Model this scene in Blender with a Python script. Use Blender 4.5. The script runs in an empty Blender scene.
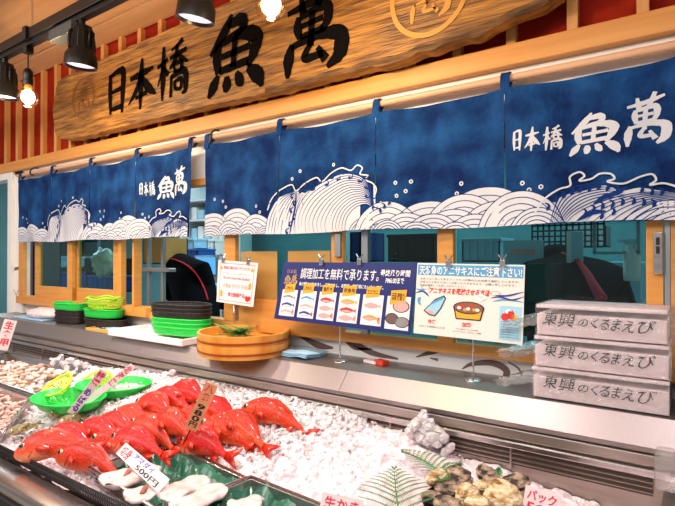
import bpy, math, random
from mathutils import Vector, Matrix, noise
from mathutils.geometry import tessellate_polygon
random.seed(7)
PI = math.pi
sc = bpy.context.scene
COL = sc.collection
# ------------------------------------------------------------------ camera
YAW, PIT, F, CX, CY = math.radians(35), math.radians(.45), 510., 337.5, 253.
CAM = Vector((0, 0, 1.6))
def ray(px, py):
    u = (px-CX)/F; v = (CY-py)/F
    fw = math.cos(PIT)-v*math.sin(PIT); up = math.sin(PIT)+v*math.cos(PIT)
    s, c = math.sin(YAW), math.cos(YAW)
    return Vector((-s*fw+c*u, c*fw+s*u, up))
def PY(px, py, Y):
    r = ray(px, py); return CAM+r*(Y/r.y)
def PZ(px, py, Z):
    r = ray(px, py); return CAM+r*((Z-CAM.z)/r.z)
cd = bpy.data.cameras.new('camera'); cam = bpy.data.objects.new('camera', cd); COL.objects.link(cam)
cam.location = CAM; cam.rotation_euler = (PI/2+PIT, 0, YAW)
cd.sensor_width = 36; cd.lens = F*36/675; cd.clip_start = .02; cd.clip_end = 60
sc.camera = cam
sc.view_settings.view_transform = 'Standard'; sc.view_settings.look = 'None'
sc.view_settings.gamma = 1; sc.view_settings.use_curve_mapping = False
sc.view_settings.exposure = EXPO = 0.0
# ------------------------------------------------------------------ materials
def srgb(h):
    h = h.lstrip('#'); o = []
    for i in (0, 2, 4):
        c = int(h[i:i+2], 16)/255
        o.append(c/12.92 if c <= .04045 else ((c+.055)/1.055)**2.4)
    return (*o, 1)
def mat(name, col, rough=.5, metal=0, col2=None, scale=8, bump=0, bscale=None, stretch=(1, 1, 1), spec=.5,
        coat=0, trans=0, emit=None, estr=0, detail=4, lo=.35, hi=.65, sss=0, wave=None):
    m = bpy.data.materials.new(name); m.use_nodes = True
    nt = m.node_tree; b = nt.nodes['Principled BSDF']; L = nt.links.new
    c1 = srgb(col); b.inputs['Base Color'].default_value = c1
    b.inputs['Roughness'].default_value = rough; b.inputs['Metallic'].default_value = metal
    b.inputs['Specular IOR Level'].default_value = spec
    b.inputs['Coat Weight'].default_value = coat; b.inputs['Coat Roughness'].default_value = .12
    b.inputs['Transmission Weight'].default_value = trans
    if sss: b.inputs['Subsurface Weight'].default_value = sss; b.inputs['Subsurface Scale'].default_value = .03; b.inputs['Subsurface Radius'].default_value = (1, .85, .9)
    if emit:
        b.inputs['Emission Color'].default_value = srgb(emit); b.inputs['Emission Strength'].default_value = estr
    if col2 or bump:
        tc = nt.nodes.new('ShaderNodeTexCoord'); mp = nt.nodes.new('ShaderNodeMapping')
        mp.inputs['Scale'].default_value = stretch; L(tc.outputs['Object'], mp.inputs['Vector'])
        n = nt.nodes.new('ShaderNodeTexNoise'); n.inputs['Scale'].default_value = scale; n.inputs['Detail'].default_value = detail
        L(mp.outputs[0], n.inputs['Vector'])
        fac = n.outputs['Fac']
        if wave:
            w = nt.nodes.new('ShaderNodeTexWave'); w.inputs['Scale'].default_value = wave; w.bands_direction = 'Z'
            w.inputs['Distortion'].default_value = 2.5; w.inputs['Detail'].default_value = 3; L(mp.outputs[0], w.inputs['Vector'])
            mx = nt.nodes.new('ShaderNodeMath'); mx.operation = 'MULTIPLY_ADD'
            L(w.outputs['Fac'], mx.inputs[0]); mx.inputs[1].default_value = .35
            m2 = nt.nodes.new('ShaderNodeMath'); m2.operation = 'MULTIPLY'; L(fac, m2.inputs[0]); m2.inputs[1].default_value = .65
            L(m2.outputs[0], mx.inputs[2]); fac = mx.outputs[0]
        if col2:
            r = nt.nodes.new('ShaderNodeValToRGB'); r.color_ramp.elements[0].position = lo; r.color_ramp.elements[1].position = hi
            r.color_ramp.elements[0].color = c1; r.color_ramp.elements[1].color = srgb(col2)
            L(fac, r.inputs['Fac']); L(r.outputs['Color'], b.inputs['Base Color'])
        if bump:
            n2 = n
            if bscale:
                n2 = nt.nodes.new('ShaderNodeTexNoise'); n2.inputs['Scale'].default_value = bscale; L(mp.outputs[0], n2.inputs['Vector'])
            bp = nt.nodes.new('ShaderNodeBump'); bp.inputs['Strength'].default_value = bump; bp.inputs['Distance'].default_value = .01
            L(n2.outputs['Fac'], bp.inputs['Height']); L(bp.outputs[0], b.inputs['Normal'])
    return m
def film(name, tint, gloss=.08, rough=.03, white=0.0, crinkle=0, edge=.25):
    """clear sheet: see-through with a skin of reflection"""
    m = bpy.data.materials.new(name); m.use_nodes = True; nt = m.node_tree; nt.nodes.clear(); L = nt.links.new
    out = nt.nodes.new('ShaderNodeOutputMaterial'); tr = nt.nodes.new('ShaderNodeBsdfTransparent'); tr.inputs[0].default_value = srgb(tint)
    gl = nt.nodes.new('ShaderNodeBsdfGlossy'); gl.inputs['Roughness'].default_value = rough
    lw = nt.nodes.new('ShaderNodeLayerWeight'); lw.inputs['Blend'].default_value = .25
    ma = nt.nodes.new('ShaderNodeMath'); ma.operation = 'MULTIPLY_ADD'; ma.use_clamp = True
    L(lw.outputs['Fresnel'], ma.inputs[0]); ma.inputs[1].default_value = edge if not crinkle else .6; ma.inputs[2].default_value = gloss
    mx = nt.nodes.new('ShaderNodeMixShader'); L(ma.outputs[0], mx.inputs[0]); L(tr.outputs[0], mx.inputs[1]); L(gl.outputs[0], mx.inputs[2])
    last = mx
    if crinkle:
        tc = nt.nodes.new('ShaderNodeTexCoord'); n = nt.nodes.new('ShaderNodeTexNoise'); n.inputs['Scale'].default_value = 22; n.inputs['Detail'].default_value = 4; n.inputs['Distortion'].default_value = 1.5
        L(tc.outputs['Object'], n.inputs['Vector']); bp = nt.nodes.new('ShaderNodeBump'); bp.inputs['Strength'].default_value = 1; bp.inputs['Distance'].default_value = .02
        L(n.outputs['Fac'], bp.inputs['Height']); L(bp.outputs[0], gl.inputs['Normal']); L(bp.outputs[0], lw.inputs['Normal'])
    if white:
        df = nt.nodes.new('ShaderNodeBsdfDiffuse'); df.inputs[0].default_value = (.9, .88, .88, 1)
        m2 = nt.nodes.new('ShaderNodeMixShader'); m2.inputs[0].default_value = white
        L(mx.outputs[0], m2.inputs[1]); L(df.outputs[0], m2.inputs[2]); last = m2
    L(last.outputs[0], out.inputs[0])
    return m
M = {}
M['hinoki'] = mat('pale_wood', '#d18d3e', .5, col2='#dd9c4c', scale=3, stretch=(1, 1, 12), bump=.05)
M['slat'] = mat('slat_wood', '#cf8c46', .5, col2='#dda05a', scale=4, stretch=(6, 6, .6))
M['beam'] = mat('beam_wood', '#d28a3a', .45, col2='#df9d50', scale=3, stretch=(.5, 6, 8))
M['red'] = mat('red_lacquer_panel', '#84180a', .7, col2='#a22a12', scale=5, bump=.2, bscale=30, spec=.08)
M['ceil'] = mat('ceiling_wood', '#d8a472', .6, col2='#e2b283', scale=3, stretch=(.4, 8, 1))
M['board'] = mat('weathered_board', '#52300f', .5, col2='#b0782f', scale=4, stretch=(1.3, 7, 15), bump=.8, bscale=9, detail=12, lo=.32, hi=.66)
M['bark'] = mat('board_edge', '#3b2412', .8, col2='#7a5428', scale=14, bump=.8, stretch=(.6, 3, 6))
M['ink'] = mat('black_ink', '#0a0706', .9, spec=.05)
M['burn'] = mat('tan_brand_mark', '#c58a3c', .6)
M['burn2'] = mat('brown_brand_mark', '#7a4a1c', .6)
M['rod'] = mat('bamboo_rod', '#d6a07a', .45, col2='#e3b48e', scale=3, stretch=(.6, 8, 8))
M['cream'] = mat('cream_wall', '#f6f3ee', .7)
M['noren'] = mat('indigo_cloth', '#062457', .85, col2='#1f5896', scale=7, bump=.6, bscale=60, detail=12, lo=.38, hi=.78, spec=.15)
M['print'] = mat('white_dye', '#d8dbe2', .85, spec=.15)
M['line'] = mat('indigo_line', '#12357a', .85, spec=.15)
M['steel'] = mat('brushed_steel', '#b9b4b2', .24, 1, col2='#cfcac7', scale=6, stretch=(.4, 6, 6), bump=.03)
M['ledge'] = mat('speckled_steel', '#938c8b', .42, .9, col2='#a19a99', scale=420, detail=2)
M['steeld'] = mat('dull_steel', '#9c9087', .35, .85, col2='#b5aaa2', scale=8, stretch=(.3, 4, 4))
M['dark'] = mat('dark_slot', '#14100f', .6)
M['slot'] = mat('brown_slot', '#4a3830', .4)
M['black'] = mat('black_enamel', '#0c0c0e', .35, .3)
M['lampgrey'] = mat('grey_driver_box', '#4b4f4e', .5, .3)
M['chrome'] = mat('chrome', '#d8d8da', .15, 1)
M['lens'] = mat('lamp_lens', '#ffffff', .5, emit='#f4d2ea', estr=1.0)
M['bulb'] = mat('bulb_glow', '#ffffff', .3, emit='#ffe2a0', estr=9)
M['bulbglass'] = film('bulb_glass', '#fff2d8', .05)
M['panelw'] = mat('white_panel', '#e8e6e4', .5)
M['brown'] = mat('brown_brush_paint', '#6b5450', .6)
M['alu'] = mat('aluminium', '#a7adb2', .35, .8)
M['paper'] = mat('brown_paper', '#ad8440', .7, col2='#b98f4b', scale=3)
M['glass'] = film('window_glass', '#c4e6e8', .025, edge=.12)
M['teal'] = mat('teal_back_wall', '#5c949c', .5, col2='#6ba5ac', scale=2)
M['floor'] = mat('kitchen_floor', '#5a6666', .4)
M['shopfloor'] = mat('shop_floor', '#8a8680', .35)
M['blue'] = mat('blue_crate', '#1d55a8', .45)
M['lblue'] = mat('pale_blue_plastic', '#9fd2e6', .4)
M['whitep'] = mat('white_plastic', '#e6eaec', .4)
M['screen'] = mat('lit_screen', '#6fb6e8', .3, emit='#4aa0ea', estr=1.1)
M['tube'] = mat('cold_tube', '#ffffff', .4, emit='#bff4ff', estr=4)
M['darkcloth'] = mat('black_workwear', '#05070c', .95, spec=.1)
M['redcloth'] = mat('red_trim', '#d01830', .8)
M['skin'] = mat('skin', '#c99578', .5)
M['green'] = mat('green_plastic', '#14c843', .35, spec=.6)
M['lime'] = mat('lime_plastic', '#a5e030', .4)
M['limer'] = mat('yellow_green_plastic', '#cde52e', .35)
M['wicker'] = mat('black_wicker', '#0e0908', .5, col2='#2a1b18', scale=60, stretch=(1, 1, 2), bump=.8, bscale=90)
M['foam'] = mat('white_foam', '#eee2e2', .6)
M['yellowp'] = mat('yellow_tray', '#dba844', .5)
M['tub'] = mat('cypress_tub', '#dd9130', .45, col2='#eeaa4c', scale=5, stretch=(3, 3, .4))
M['hoop'] = mat('copper_hoop', '#a8531c', .4, .3)
M['leaf'] = mat('green_leaf', '#3f7d36', .5, col2='#5da04a', scale=40)
M['cloth'] = mat('blue_cloth', '#a3cde8', .9, bump=.4, scale=120)
M['ice'] = mat('crushed_ice', '#eedbe1', .3, col2='#f7e8ee', scale=20, bump=.3, bscale=90, spec=.6, sss=1)
M['chunk'] = mat('ice_chunk', '#f0dfe5', .15, spec=.9, sss=1, bump=.2, scale=30)
M['fillet'] = mat('pale_fillet', '#ddccc8', .4, col2='#a8857e', scale=26, coat=.4, lo=.5, hi=.85, bump=.3)
M['filletd'] = mat('dark_flesh', '#9a5648', .4)
M['sheet'] = mat('green_liner', '#084a38', .3, col2='#10684f', scale=6, coat=.4)
M['shrimp'] = mat('pink_shellfish', '#e0a898', .35, col2='#f0cfc2', scale=30, coat=.4)
M['clam'] = mat('tan_shellfish', '#caa07c', .4, col2='#e6cdb4', scale=25)
M['bfish'] = mat('olive_fish', '#5a4a2a', .3, col2='#a99a68', scale=26, coat=.6)
M['carton'] = mat('pinkish_white_carton', '#f0e0e2', .55)
M['wrap'] = film('clear_wrap', '#fbf8f8', .07, .12, .07, 1)
M['acryl'] = film('acrylic', '#f4f0f0', .12, .05, .12)
M['platek'] = mat('black_plate', '#181314', .25)
M['clearice'] = mat('clear_ice', '#f4eef0', .1, spec=1, trans=.35, bump=.3, scale=18)
M['oyA'] = mat('oyster_cream', '#94692f', .6, col2='#e8d5ae', scale=26, bump=1, bscale=45, detail=10, lo=.4, hi=.56, stretch=(1, 1, 2.5))
M['oyB'] = mat('oyster_brown', '#2c1f1a', .6, col2='#b8a088', scale=28, bump=1, bscale=45, detail=10, lo=.42, hi=.6, stretch=(1, 1, 2.5))
M['fern'] = mat('fern_green', '#256e30', .5, col2='#3f8c46', scale=20)
M['ochre'] = mat('ochre_kick_panel', '#b0771c', .6)
M['orange'] = mat('orange_card', '#f0a372', .6)
M['card'] = mat('white_card', '#f4e6e6', .5)
M['cpink'] = mat('red_print', '#e0304e', .6)
M['cblue'] = mat('blue_print', '#2a3fae', .6)
M['cblack'] = mat('black_print', '#1c1a22', .6)
M['posterb'] = mat('navy_poster', '#14206c', .45)
M['posterw'] = mat('white_poster', '#f2ecec', .45)
M['posterc'] = mat('cream_poster', '#ebe3da', .45)
M['pyel'] = mat('yellow_print', '#f0ac28', .5)
M['gold'] = mat('gold_print', '#c9a25a', .5)
M['psky'] = mat('sky_print', '#4f9fce', .5)
M['pnavy'] = mat('deep_blue_print', '#20408a', .5)
M['ppink'] = mat('pink_print', '#e9a9a4', .5)
M['pgrey'] = mat('grey_print', '#8a9094', .5)
M['pred'] = mat('bright_red_print', '#d62a22', .5)
M['pbrown'] = mat('brown_print', '#8a5a3a', .5)
M['white'] = mat('plain_white', '#f2f2f0', .5)

def fish_mat():
    m = bpy.data.materials.new('wet_red_scales'); m.use_nodes = True; nt = m.node_tree; L = nt.links.new
    b = nt.nodes['Principled BSDF']; tc = nt.nodes.new('ShaderNodeTexCoord'); sep = nt.nodes.new('ShaderNodeSeparateXYZ')
    L(tc.outputs['Object'], sep.inputs[0])
    n = nt.nodes.new('ShaderNodeTexNoise'); n.inputs['Scale'].default_value = 14; n.inputs['Detail'].default_value = 5; L(tc.outputs['Object'], n.inputs['Vector'])
    a = nt.nodes.new('ShaderNodeMath'); a.operation = 'MULTIPLY_ADD'; L(n.outputs['Fac'], a.inputs[0]); a.inputs[1].default_value = .09; L(sep.outputs['Z'], a.inputs[2])
    mr = nt.nodes.new('ShaderNodeMapRange'); mr.inputs['From Min'].default_value = -.02; mr.inputs['From Max'].default_value = .135; L(a.outputs[0], mr.inputs['Value'])
    r = nt.nodes.new('ShaderNodeValToRGB'); e = r.color_ramp.elements
    e[0].position = 0; e[0].color = srgb('#d83c1c'); e[1].position = 1; e[1].color = srgb('#a80600')
    x = e.new(.22); x.color = srgb('#e88a66'); x = e.new(.42); x.color = srgb('#e2441a'); x = e.new(.62); x.color = srgb('#cc1202')
    L(mr.outputs[0], r.inputs['Fac'])
    n3 = nt.nodes.new('ShaderNodeTexNoise'); n3.inputs['Scale'].default_value = 26; n3.inputs['Detail'].default_value = 6; L(tc.outputs['Object'], n3.inputs['Vector'])
    r3 = nt.nodes.new('ShaderNodeValToRGB'); r3.color_ramp.elements[0].position = .56; r3.color_ramp.elements[1].position = .72; r3.color_ramp.elements[1].color = (.3, .3, .3, 1); L(n3.outputs['Fac'], r3.inputs['Fac'])
    oi = nt.nodes.new('ShaderNodeObjectInfo'); hs = nt.nodes.new('ShaderNodeHueSaturation'); hm = nt.nodes.new('ShaderNodeMapRange'); hm.inputs['To Min'].default_value = .497; hm.inputs['To Max'].default_value = .507
    L(oi.outputs['Random'], hm.inputs['Value']); L(hm.outputs[0], hs.inputs['Hue']); L(r.outputs[0], hs.inputs['Color'])
    mxc = nt.nodes.new('ShaderNodeMix'); mxc.data_type = 'RGBA'; mxc.inputs[7].default_value = srgb('#ee9a7c')
    L(r3.outputs[0], mxc.inputs[0]); L(hs.outputs[0], mxc.inputs[6]); L(mxc.outputs[2], b.inputs['Base Color'])  # pale patches: ice flecks and slime reflections painted into the colour
    v = nt.nodes.new('ShaderNodeTexVoronoi'); v.inputs['Scale'].default_value = 130; L(tc.outputs['Object'], v.inputs['Vector'])
    bp = nt.nodes.new('ShaderNodeBump'); bp.inputs['Strength'].default_value = .55; bp.inputs['Distance'].default_value = .004
    L(v.outputs['Distance'], bp.inputs['Height']); L(bp.outputs[0], b.inputs['Normal'])
    b.inputs['Roughness'].default_value = .38; b.inputs['Coat Weight'].default_value = .22; b.inputs['Coat Roughness'].default_value = .1; b.inputs['Specular IOR Level'].default_value = .3
    return m
M['fish'] = fish_mat()
M['fin'] = mat('red_fin', '#c41804', .35, col2='#dc3410', scale=30, coat=.3)
M['eyew'] = mat('silver_iris', '#b9a48c', .2, .5)
M['eyek'] = mat('black_pupil', '#08080a', .08)

# ------------------------------------------------------------------ mesh collector
def Wm(o):
    m = Matrix.Identity(4)
    while o is not None: m = o.matrix_basis @ m; o = o.parent
    return m
class MB:
    def __init__(s): s.v = []; s.f = []; s.mi = []; s.cur = 0
    def add(s, vs, fs):
        k = len(s.v); s.v += [Vector(p) for p in vs]; s.f += [tuple(i+k for i in f) for f in fs]; s.mi += [s.cur]*len(fs); return s
    def box(s, c, d, rz=0, R=None, bev=0):
        x, y, z = d[0]/2, d[1]/2, d[2]/2
        R = R or Matrix.Rotation(rz, 3, 'Z'); c = Vector(c)
        if not bev:
            vs = [c+R@Vector((a*x, b*y, e*z)) for a in (-1, 1) for b in (-1, 1) for e in (-1, 1)]
            return s.add(vs, [(0, 1, 3, 2), (4, 6, 7, 5), (0, 4, 5, 1), (2, 3, 7, 6), (0, 2, 6, 4), (1, 5, 7, 3)])
        b_ = min(bev, x*.9, y*.9, z*.9); import bmesh
        bm = bmesh.new(); bmesh.ops.create_cube(bm, size=1)
        for v in bm.verts: v.co = Vector((v.co.x*2*x, v.co.y*2*y, v.co.z*2*z))
        bmesh.ops.bevel(bm, geom=bm.edges[:], offset=b_, segments=2, affect='EDGES', profile=.5)
        bm.verts.ensure_lookup_table()
        s.add([c+R@v.co for v in bm.verts], [tuple(v.index for v in f.verts) for f in bm.faces]); bm.free(); return s
    def bb(s, x0, x1, y0, y1, z0, z1, bev=0): return s.box(((x0+x1)/2, (y0+y1)/2, (z0+z1)/2), (abs(x1-x0), abs(y1-y0), abs(z1-z0)), bev=bev)
    def tube(s, pts, r, n=8, caps=True):
        pts = [Vector(p) for p in pts]; rs = r if isinstance(r, (list, tuple)) else [r]*len(pts)
        vs = []; N = len(pts); up0 = None
        for i, p in enumerate(pts):
            t = (pts[min(i+1, N-1)]-pts[max(i-1, 0)]).normalized()
            a = up0 if up0 is not None else (Vector((0, 0, 1)) if abs(t.z) < .9 else Vector((1, 0, 0)))
            a = (a-t*a.dot(t)).normalized(); up0 = a; b = t.cross(a)
            vs += [p+(a*math.cos(2*PI*k/n)+b*math.sin(2*PI*k/n))*rs[i] for k in range(n)]
        fs = [(i*n+k, i*n+(k+1) % n, (i+1)*n+(k+1) % n, (i+1)*n+k) for i in range(N-1) for k in range(n)]
        if caps: fs += [tuple(range(n))[::-1], tuple((N-1)*n+k for k in range(n))]
        return s.add(vs, fs)
    def lathe(s, prof, c=(0, 0, 0), n=24, sx=1, sy=1, R=None, plan=None):
        """prof: (r,z) list; plan(angle)->radius multiplier"""
        c = Vector(c); R = R or Matrix.Identity(3); vs = []
        for r, z in prof:
            for k in range(n):
                a = 2*PI*k/n; q = r*(plan(a) if plan else 1)
                vs.append(c+R@Vector((q*math.cos(a)*sx, q*math.sin(a)*sy, z)))
        fs = [(i*n+k, i*n+(k+1) % n, (i+1)*n+(k+1) % n, (i+1)*n+k) for i in range(len(prof)-1) for k in range(n)]
        return s.add(vs, fs)
    def prism(s, poly, fn, d):
        """2D outline, fn(x,z)->front point, d: thickness vector"""
        tri = tessellate_polygon([[Vector((x, z, 0)) for x, z in poly]]); n = len(poly)
        fr = [Vector(fn(x, z)) for x, z in poly]; d = Vector(d)
        fs = [tuple(t) for t in tri]+[tuple(i+n for i in t[::-1]) for t in tri]+[(i, (i+1) % n, (i+1) % n+n, i+n) for i in range(n)]
        return s.add(fr+[p+d for p in fr], fs)
    def grid(s, nu, nv, fn):
        vs = [fn(i/nu, j/nv) for j in range(nv+1) for i in range(nu+1)]
        return s.add(vs, [(j*(nu+1)+i, j*(nu+1)+i+1, (j+1)*(nu+1)+i+1, (j+1)*(nu+1)+i) for j in range(nv) for i in range(nu)])
    def blob(s, c, d, R=None, n=10, m=7, amp=0, fr=8, seed=0, fn=None):
        c = Vector(c); R = R or Matrix.Identity(3); vs = []
        for j in range(m+1):
            t = PI*j/m
            for k in range(n):
                a = 2*PI*k/n; p = Vector((math.sin(t)*math.cos(a), math.sin(t)*math.sin(a), math.cos(t)))
                q = 1+amp*noise.noise(p*fr+Vector((seed*3.1, seed*1.7, 0))) if amp else 1
                p = Vector((p.x*d[0]/2*q, p.y*d[1]/2*q, p.z*d[2]/2*q))
                vs.append(c+R@p)
        return s.add(vs, [(j*n+k, (j+1)*n+k, (j+1)*n+(k+1) % n, j*n+(k+1) % n) for j in range(m) for k in range(n)])
    def build(s, name, m, parent=None, smooth=False, at=None, fix=True):
        me = bpy.data.meshes.new(name); o = bpy.data.objects.new(name, me); COL.objects.link(o)
        if parent is not None:
            inv = Wm(parent).inverted(); vs = [inv@p for p in s.v]; o.parent = parent
        else:
            if at is None:
                xs = [p.x for p in s.v]; ys = [p.y for p in s.v]
                at = Vector(((min(xs)+max(xs))/2, (min(ys)+max(ys))/2, min(p.z for p in s.v)))
            at = Vector(at); vs = [p-at for p in s.v]; o.location = at
        me.from_pydata([tuple(p) for p in vs], [], s.f)
        for x in (m if isinstance(m, (list, tuple)) else [m]): me.materials.append(M[x] if isinstance(x, str) else x)
        if any(s.mi): me.polygons.foreach_set('material_index', s.mi)
        if fix:
            import bmesh
            bm = bmesh.new(); bm.from_mesh(me); bmesh.ops.recalc_face_normals(bm, faces=bm.faces); bm.to_mesh(me); bm.free()
        if smooth:
            me.shade_smooth()
            if smooth == 'auto':
                try: me.set_sharp_from_angle(angle=math.radians(38))
                except Exception: pass
        return o
def tag(o, label, cat, group=None):
    o['label'] = label; o['category'] = cat
    if group: o['group'] = group
    return o
def struct(o): o['kind'] = 'structure'; return o
def thing(name, label, cat, loc=(0, 0, 0), rz=0, group=None):
    o = bpy.data.objects.new(name, None); COL.objects.link(o); o.location = loc; o.rotation_euler = (0, 0, rz); o.empty_display_size = .05
    return tag(o, label, cat, group)
def kids(o): return [c for c in COL.objects if c.parent is o]
def dup(o, loc=None, rz=None, label=None, parent=None):
    c = o.copy(); COL.objects.link(c)
    if parent is not None: c.parent = parent
    if loc is not None: c.location = loc
    if rz is not None: c.rotation_euler = (c.rotation_euler[0], c.rotation_euler[1], rz)
    if label: c['label'] = label
    for k in kids(o): dup(k, parent=c)
    return c
def cr(pts, step=None, n=8):
    """catmull-rom through points of any dimension"""
    P = [tuple(p) for p in pts]; P = [tuple(2*a-b for a, b in zip(P[0], P[1]))]+P+[tuple(2*a-b for a, b in zip(P[-1], P[-2]))]
    out = []
    for i in range(1, len(P)-2):
        for k in range(n):
            t = k/n; out.append(tuple(.5*(2*b+(c-a)*t+(2*a-5*b+4*c-d)*t*t+(3*b-a-3*c+d)*t**3) for a, b, c, d in zip(P[i-1], P[i], P[i+1], P[i+2])))
    out.append(P[-2]); return out
def ribbon(mb, pts, w, fn, taper=False):
    """flat strip through 2D points; w constant or pts carry width"""
    n = len(pts); L = []; R = []
    for i, p in enumerate(pts):
        a = pts[max(i-1, 0)]; b = pts[min(i+1, n-1)]
        dx, dz = b[0]-a[0], b[1]-a[1]; l = math.hypot(dx, dz) or 1e-9; nx, nz = -dz/l, dx/l
        ww = (p[2] if len(p) > 2 else w)/2
        if taper: ww *= min(1, .25+3*min(i, n-1-i)/n)
        L.append(fn(p[0]+nx*ww, p[1]+nz*ww)); R.append(fn(p[0]-nx*ww, p[1]-nz*ww))
    mb.add(L+R, [(i, i+1, n+i+1, n+i) for i in range(n-1)])
def disc(mb, x, z, r, fn, n=14, rin=0):
    if rin:
        vs = [fn(x+q*math.cos(2*PI*k/n), z+q*math.sin(2*PI*k/n)) for q in (r, rin) for k in range(n)]
        mb.add(vs, [(k, (k+1) % n, n+(k+1) % n, n+k) for k in range(n)])
    else: mb.add([fn(x+r*math.cos(2*PI*k/n), z+r*math.sin(2*PI*k/n)) for k in range(n)], [tuple(range(n))])
# ------------------------------------------------------------------ lettering
_tc = {}
def text2d(s, bold=0.0):
    if (s, bold) in _tc: return _tc[(s, bold)]
    cu = bpy.data.curves.new('t', 'FONT'); cu.body = s; cu.size = 1; cu.offset = bold; cu.resolution_u = 3
    o = bpy.data.objects.new('t', cu); COL.objects.link(o)
    dg = bpy.context.evaluated_depsgraph_get(); me = bpy.data.meshes.new_from_object(o.evaluated_get(dg))
    v = [(p.co.x, p.co.y) for p in me.vertices]; f = [tuple(p.vertices) for p in me.polygons]
    bpy.data.objects.remove(o); bpy.data.curves.remove(cu); bpy.data.meshes.remove(me)
    if not v: v = [(0, 0)]
    x0 = min(p[0] for p in v); x1 = max(p[0] for p in v); z0 = min(p[1] for p in v); z1 = max(p[1] for p in v)
    w, h = max(x1-x0, 1e-6), max(z1-z0, 1e-6)
    _tc[(s, bold)] = ([((x-x0)/w, (z-z0)/h) for x, z in v], f); return _tc[(s, bold)]
def write(mb, s, x0, x1, z0, z1, fn, bold=.012, shear=0, wob=0):
    v, f = text2d(s, bold)
    pts = []
    for a, b in v:
        x = x0+(x1-x0)*a+shear*(b-.5)*(z1-z0); z = z0+(z1-z0)*b
        if wob:
            q = noise.noise(Vector((x/(z1-z0)*4, z/(z1-z0)*4, 3)))*wob*(z1-z0); x += q; z += noise.noise(Vector((x/(z1-z0)*3, z/(z1-z0)*3, 9)))*wob*(z1-z0)
        pts.append(fn(x, z))
    mb.add(pts, f)
BR = {
'日': [[(.2,.9,.07),(.18,.5,.1),(.2,.04,.05)], [(.2,.86,.05),(.6,.92,.09),(.8,.86,.11),(.78,.45,.1),(.74,.02,.05)], [(.25,.5,.05),(.7,.54,.07)], [(.22,.14,.05),(.72,.16,.08)]],
'本': [[(.1,.66,.06),(.5,.7,.09),(.92,.76,.04)], [(.54,1.03,.04),(.5,.6,.11),(.46,-.04,.04)], [(.5,.66,.08),(.3,.35,.08),(.04,.12,.02)], [(.52,.64,.05),(.74,.38,.12),(1.,.2,.03)], [(.3,.22,.05),(.7,.28,.06)]],
'橋': [[(.0,.64,.05),(.36,.74,.05)], [(.22,1.,.05),(.2,.5,.09),(.16,-.02,.04)], [(.2,.62,.05),(.01,.28,.02)], [(.22,.6,.04),(.38,.44,.07)],
      [(.86,1.02,.07),(.66,.93,.05),(.48,.88,.03)], [(.42,.74,.05),(.97,.82,.06)], [(.68,.94,.05),(.6,.68,.07),(.42,.54,.03)], [(.7,.76,.04),(.84,.66,.07),(1.02,.58,.03)],
      [(.56,.61,.04),(.58,.46,.05)], [(.56,.6,.04),(.8,.61,.06),(.78,.47,.05),(.58,.47,.04)], [(.48,.4,.05),(.45,.0,.05)], [(.46,.38,.05),(.9,.43,.09),(.94,.1,.08),(.82,.02,.03)],
      [(.58,.29,.04),(.6,.12,.05)], [(.58,.28,.04),(.8,.29,.06),(.78,.13,.05),(.6,.13,.04)]],
'魚': [[(.46,1.04,.04),(.32,.84,.11),(.04,.56,.04)], [(.38,.9,.07),(.62,.93,.12),(.68,.84,.09),(.52,.72,.05)], [(.22,.7,.07),(.17,.5,.12),(.2,.28,.08)],
      [(.24,.68,.06),(.6,.74,.11),(.9,.64,.15),(.86,.45,.12),(.74,.27,.06)], [(.26,.5,.06),(.8,.54,.07)], [(.52,.72,.07),(.48,.32,.08)], [(.22,.31,.07),(.76,.35,.08)],
      [(.2,.26,.05),(.1,.12,.12),(.0,-.02,.04)], [(.36,.22,.06),(.36,.1,.12),(.33,.0,.05)], [(.54,.24,.05),(.6,.12,.12),(.66,.04,.04)], [(.74,.26,.07),(.92,.12,.16),(1.0,-.04,.04)]],
'萬': [[(.08,.82,.05),(.5,.88,.09),(.96,.98,.05)], [(.32,1.,.05),(.36,.76,.09)], [(.74,1.08,.07),(.6,.8,.08)], [(.28,.74,.05),(.26,.6,.1),(.3,.44,.06)],
      [(.3,.72,.06),(.72,.78,.1),(.78,.62,.1),(.68,.46,.06)], [(.32,.6,.05),(.7,.63,.06)], [(.52,.76,.07),(.48,.3,.08)], [(.3,.46,.06),(.7,.49,.07)],
      [(.16,.4,.06),(.1,.2,.13),(.08,-.04,.05)], [(.14,.36,.06),(.6,.42,.09),(.96,.36,.15),(.96,.12,.15),(.76,-.02,.05)], [(.5,.36,.06),(.38,.17,.08),(.7,.17,.07)], [(.6,.27,.05),(.74,.08,.1)]]}
def brush(mb, ch, x0, x1, z0, z1, fn, k=1.15):
    sx, sz = x1-x0, z1-z0; w = (sx+sz)/2*k
    for st in BR[ch]:
        pts = cr([(x0+a*sx, z0+b*sz, c*w) for a, b, c in st], n=7)
        pts = [(a, b, max(c, .01*w)*(1+.18*noise.noise(Vector((a*300, b*300, 0))))) for a, b, c in pts]
        ribbon(mb, pts, 0, fn)

# ================================================================== SETTING
struct(MB().bb(-10, 3, 2.08, 5.2, -.05, 0).build('floor_kitchen', 'floor'))
struct(MB().bb(-7, 3, -2.5, 2.08, -.05, 0).build('floor', 'shopfloor'))
# ceiling and its border board
struct(MB().bb(-7, 3, -1.2, 1.80, 3.105, 3.145).bb(-7, 3, 1.815, 2.0, 3.10, 3.145).build('ceiling', 'ceil'))
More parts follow.
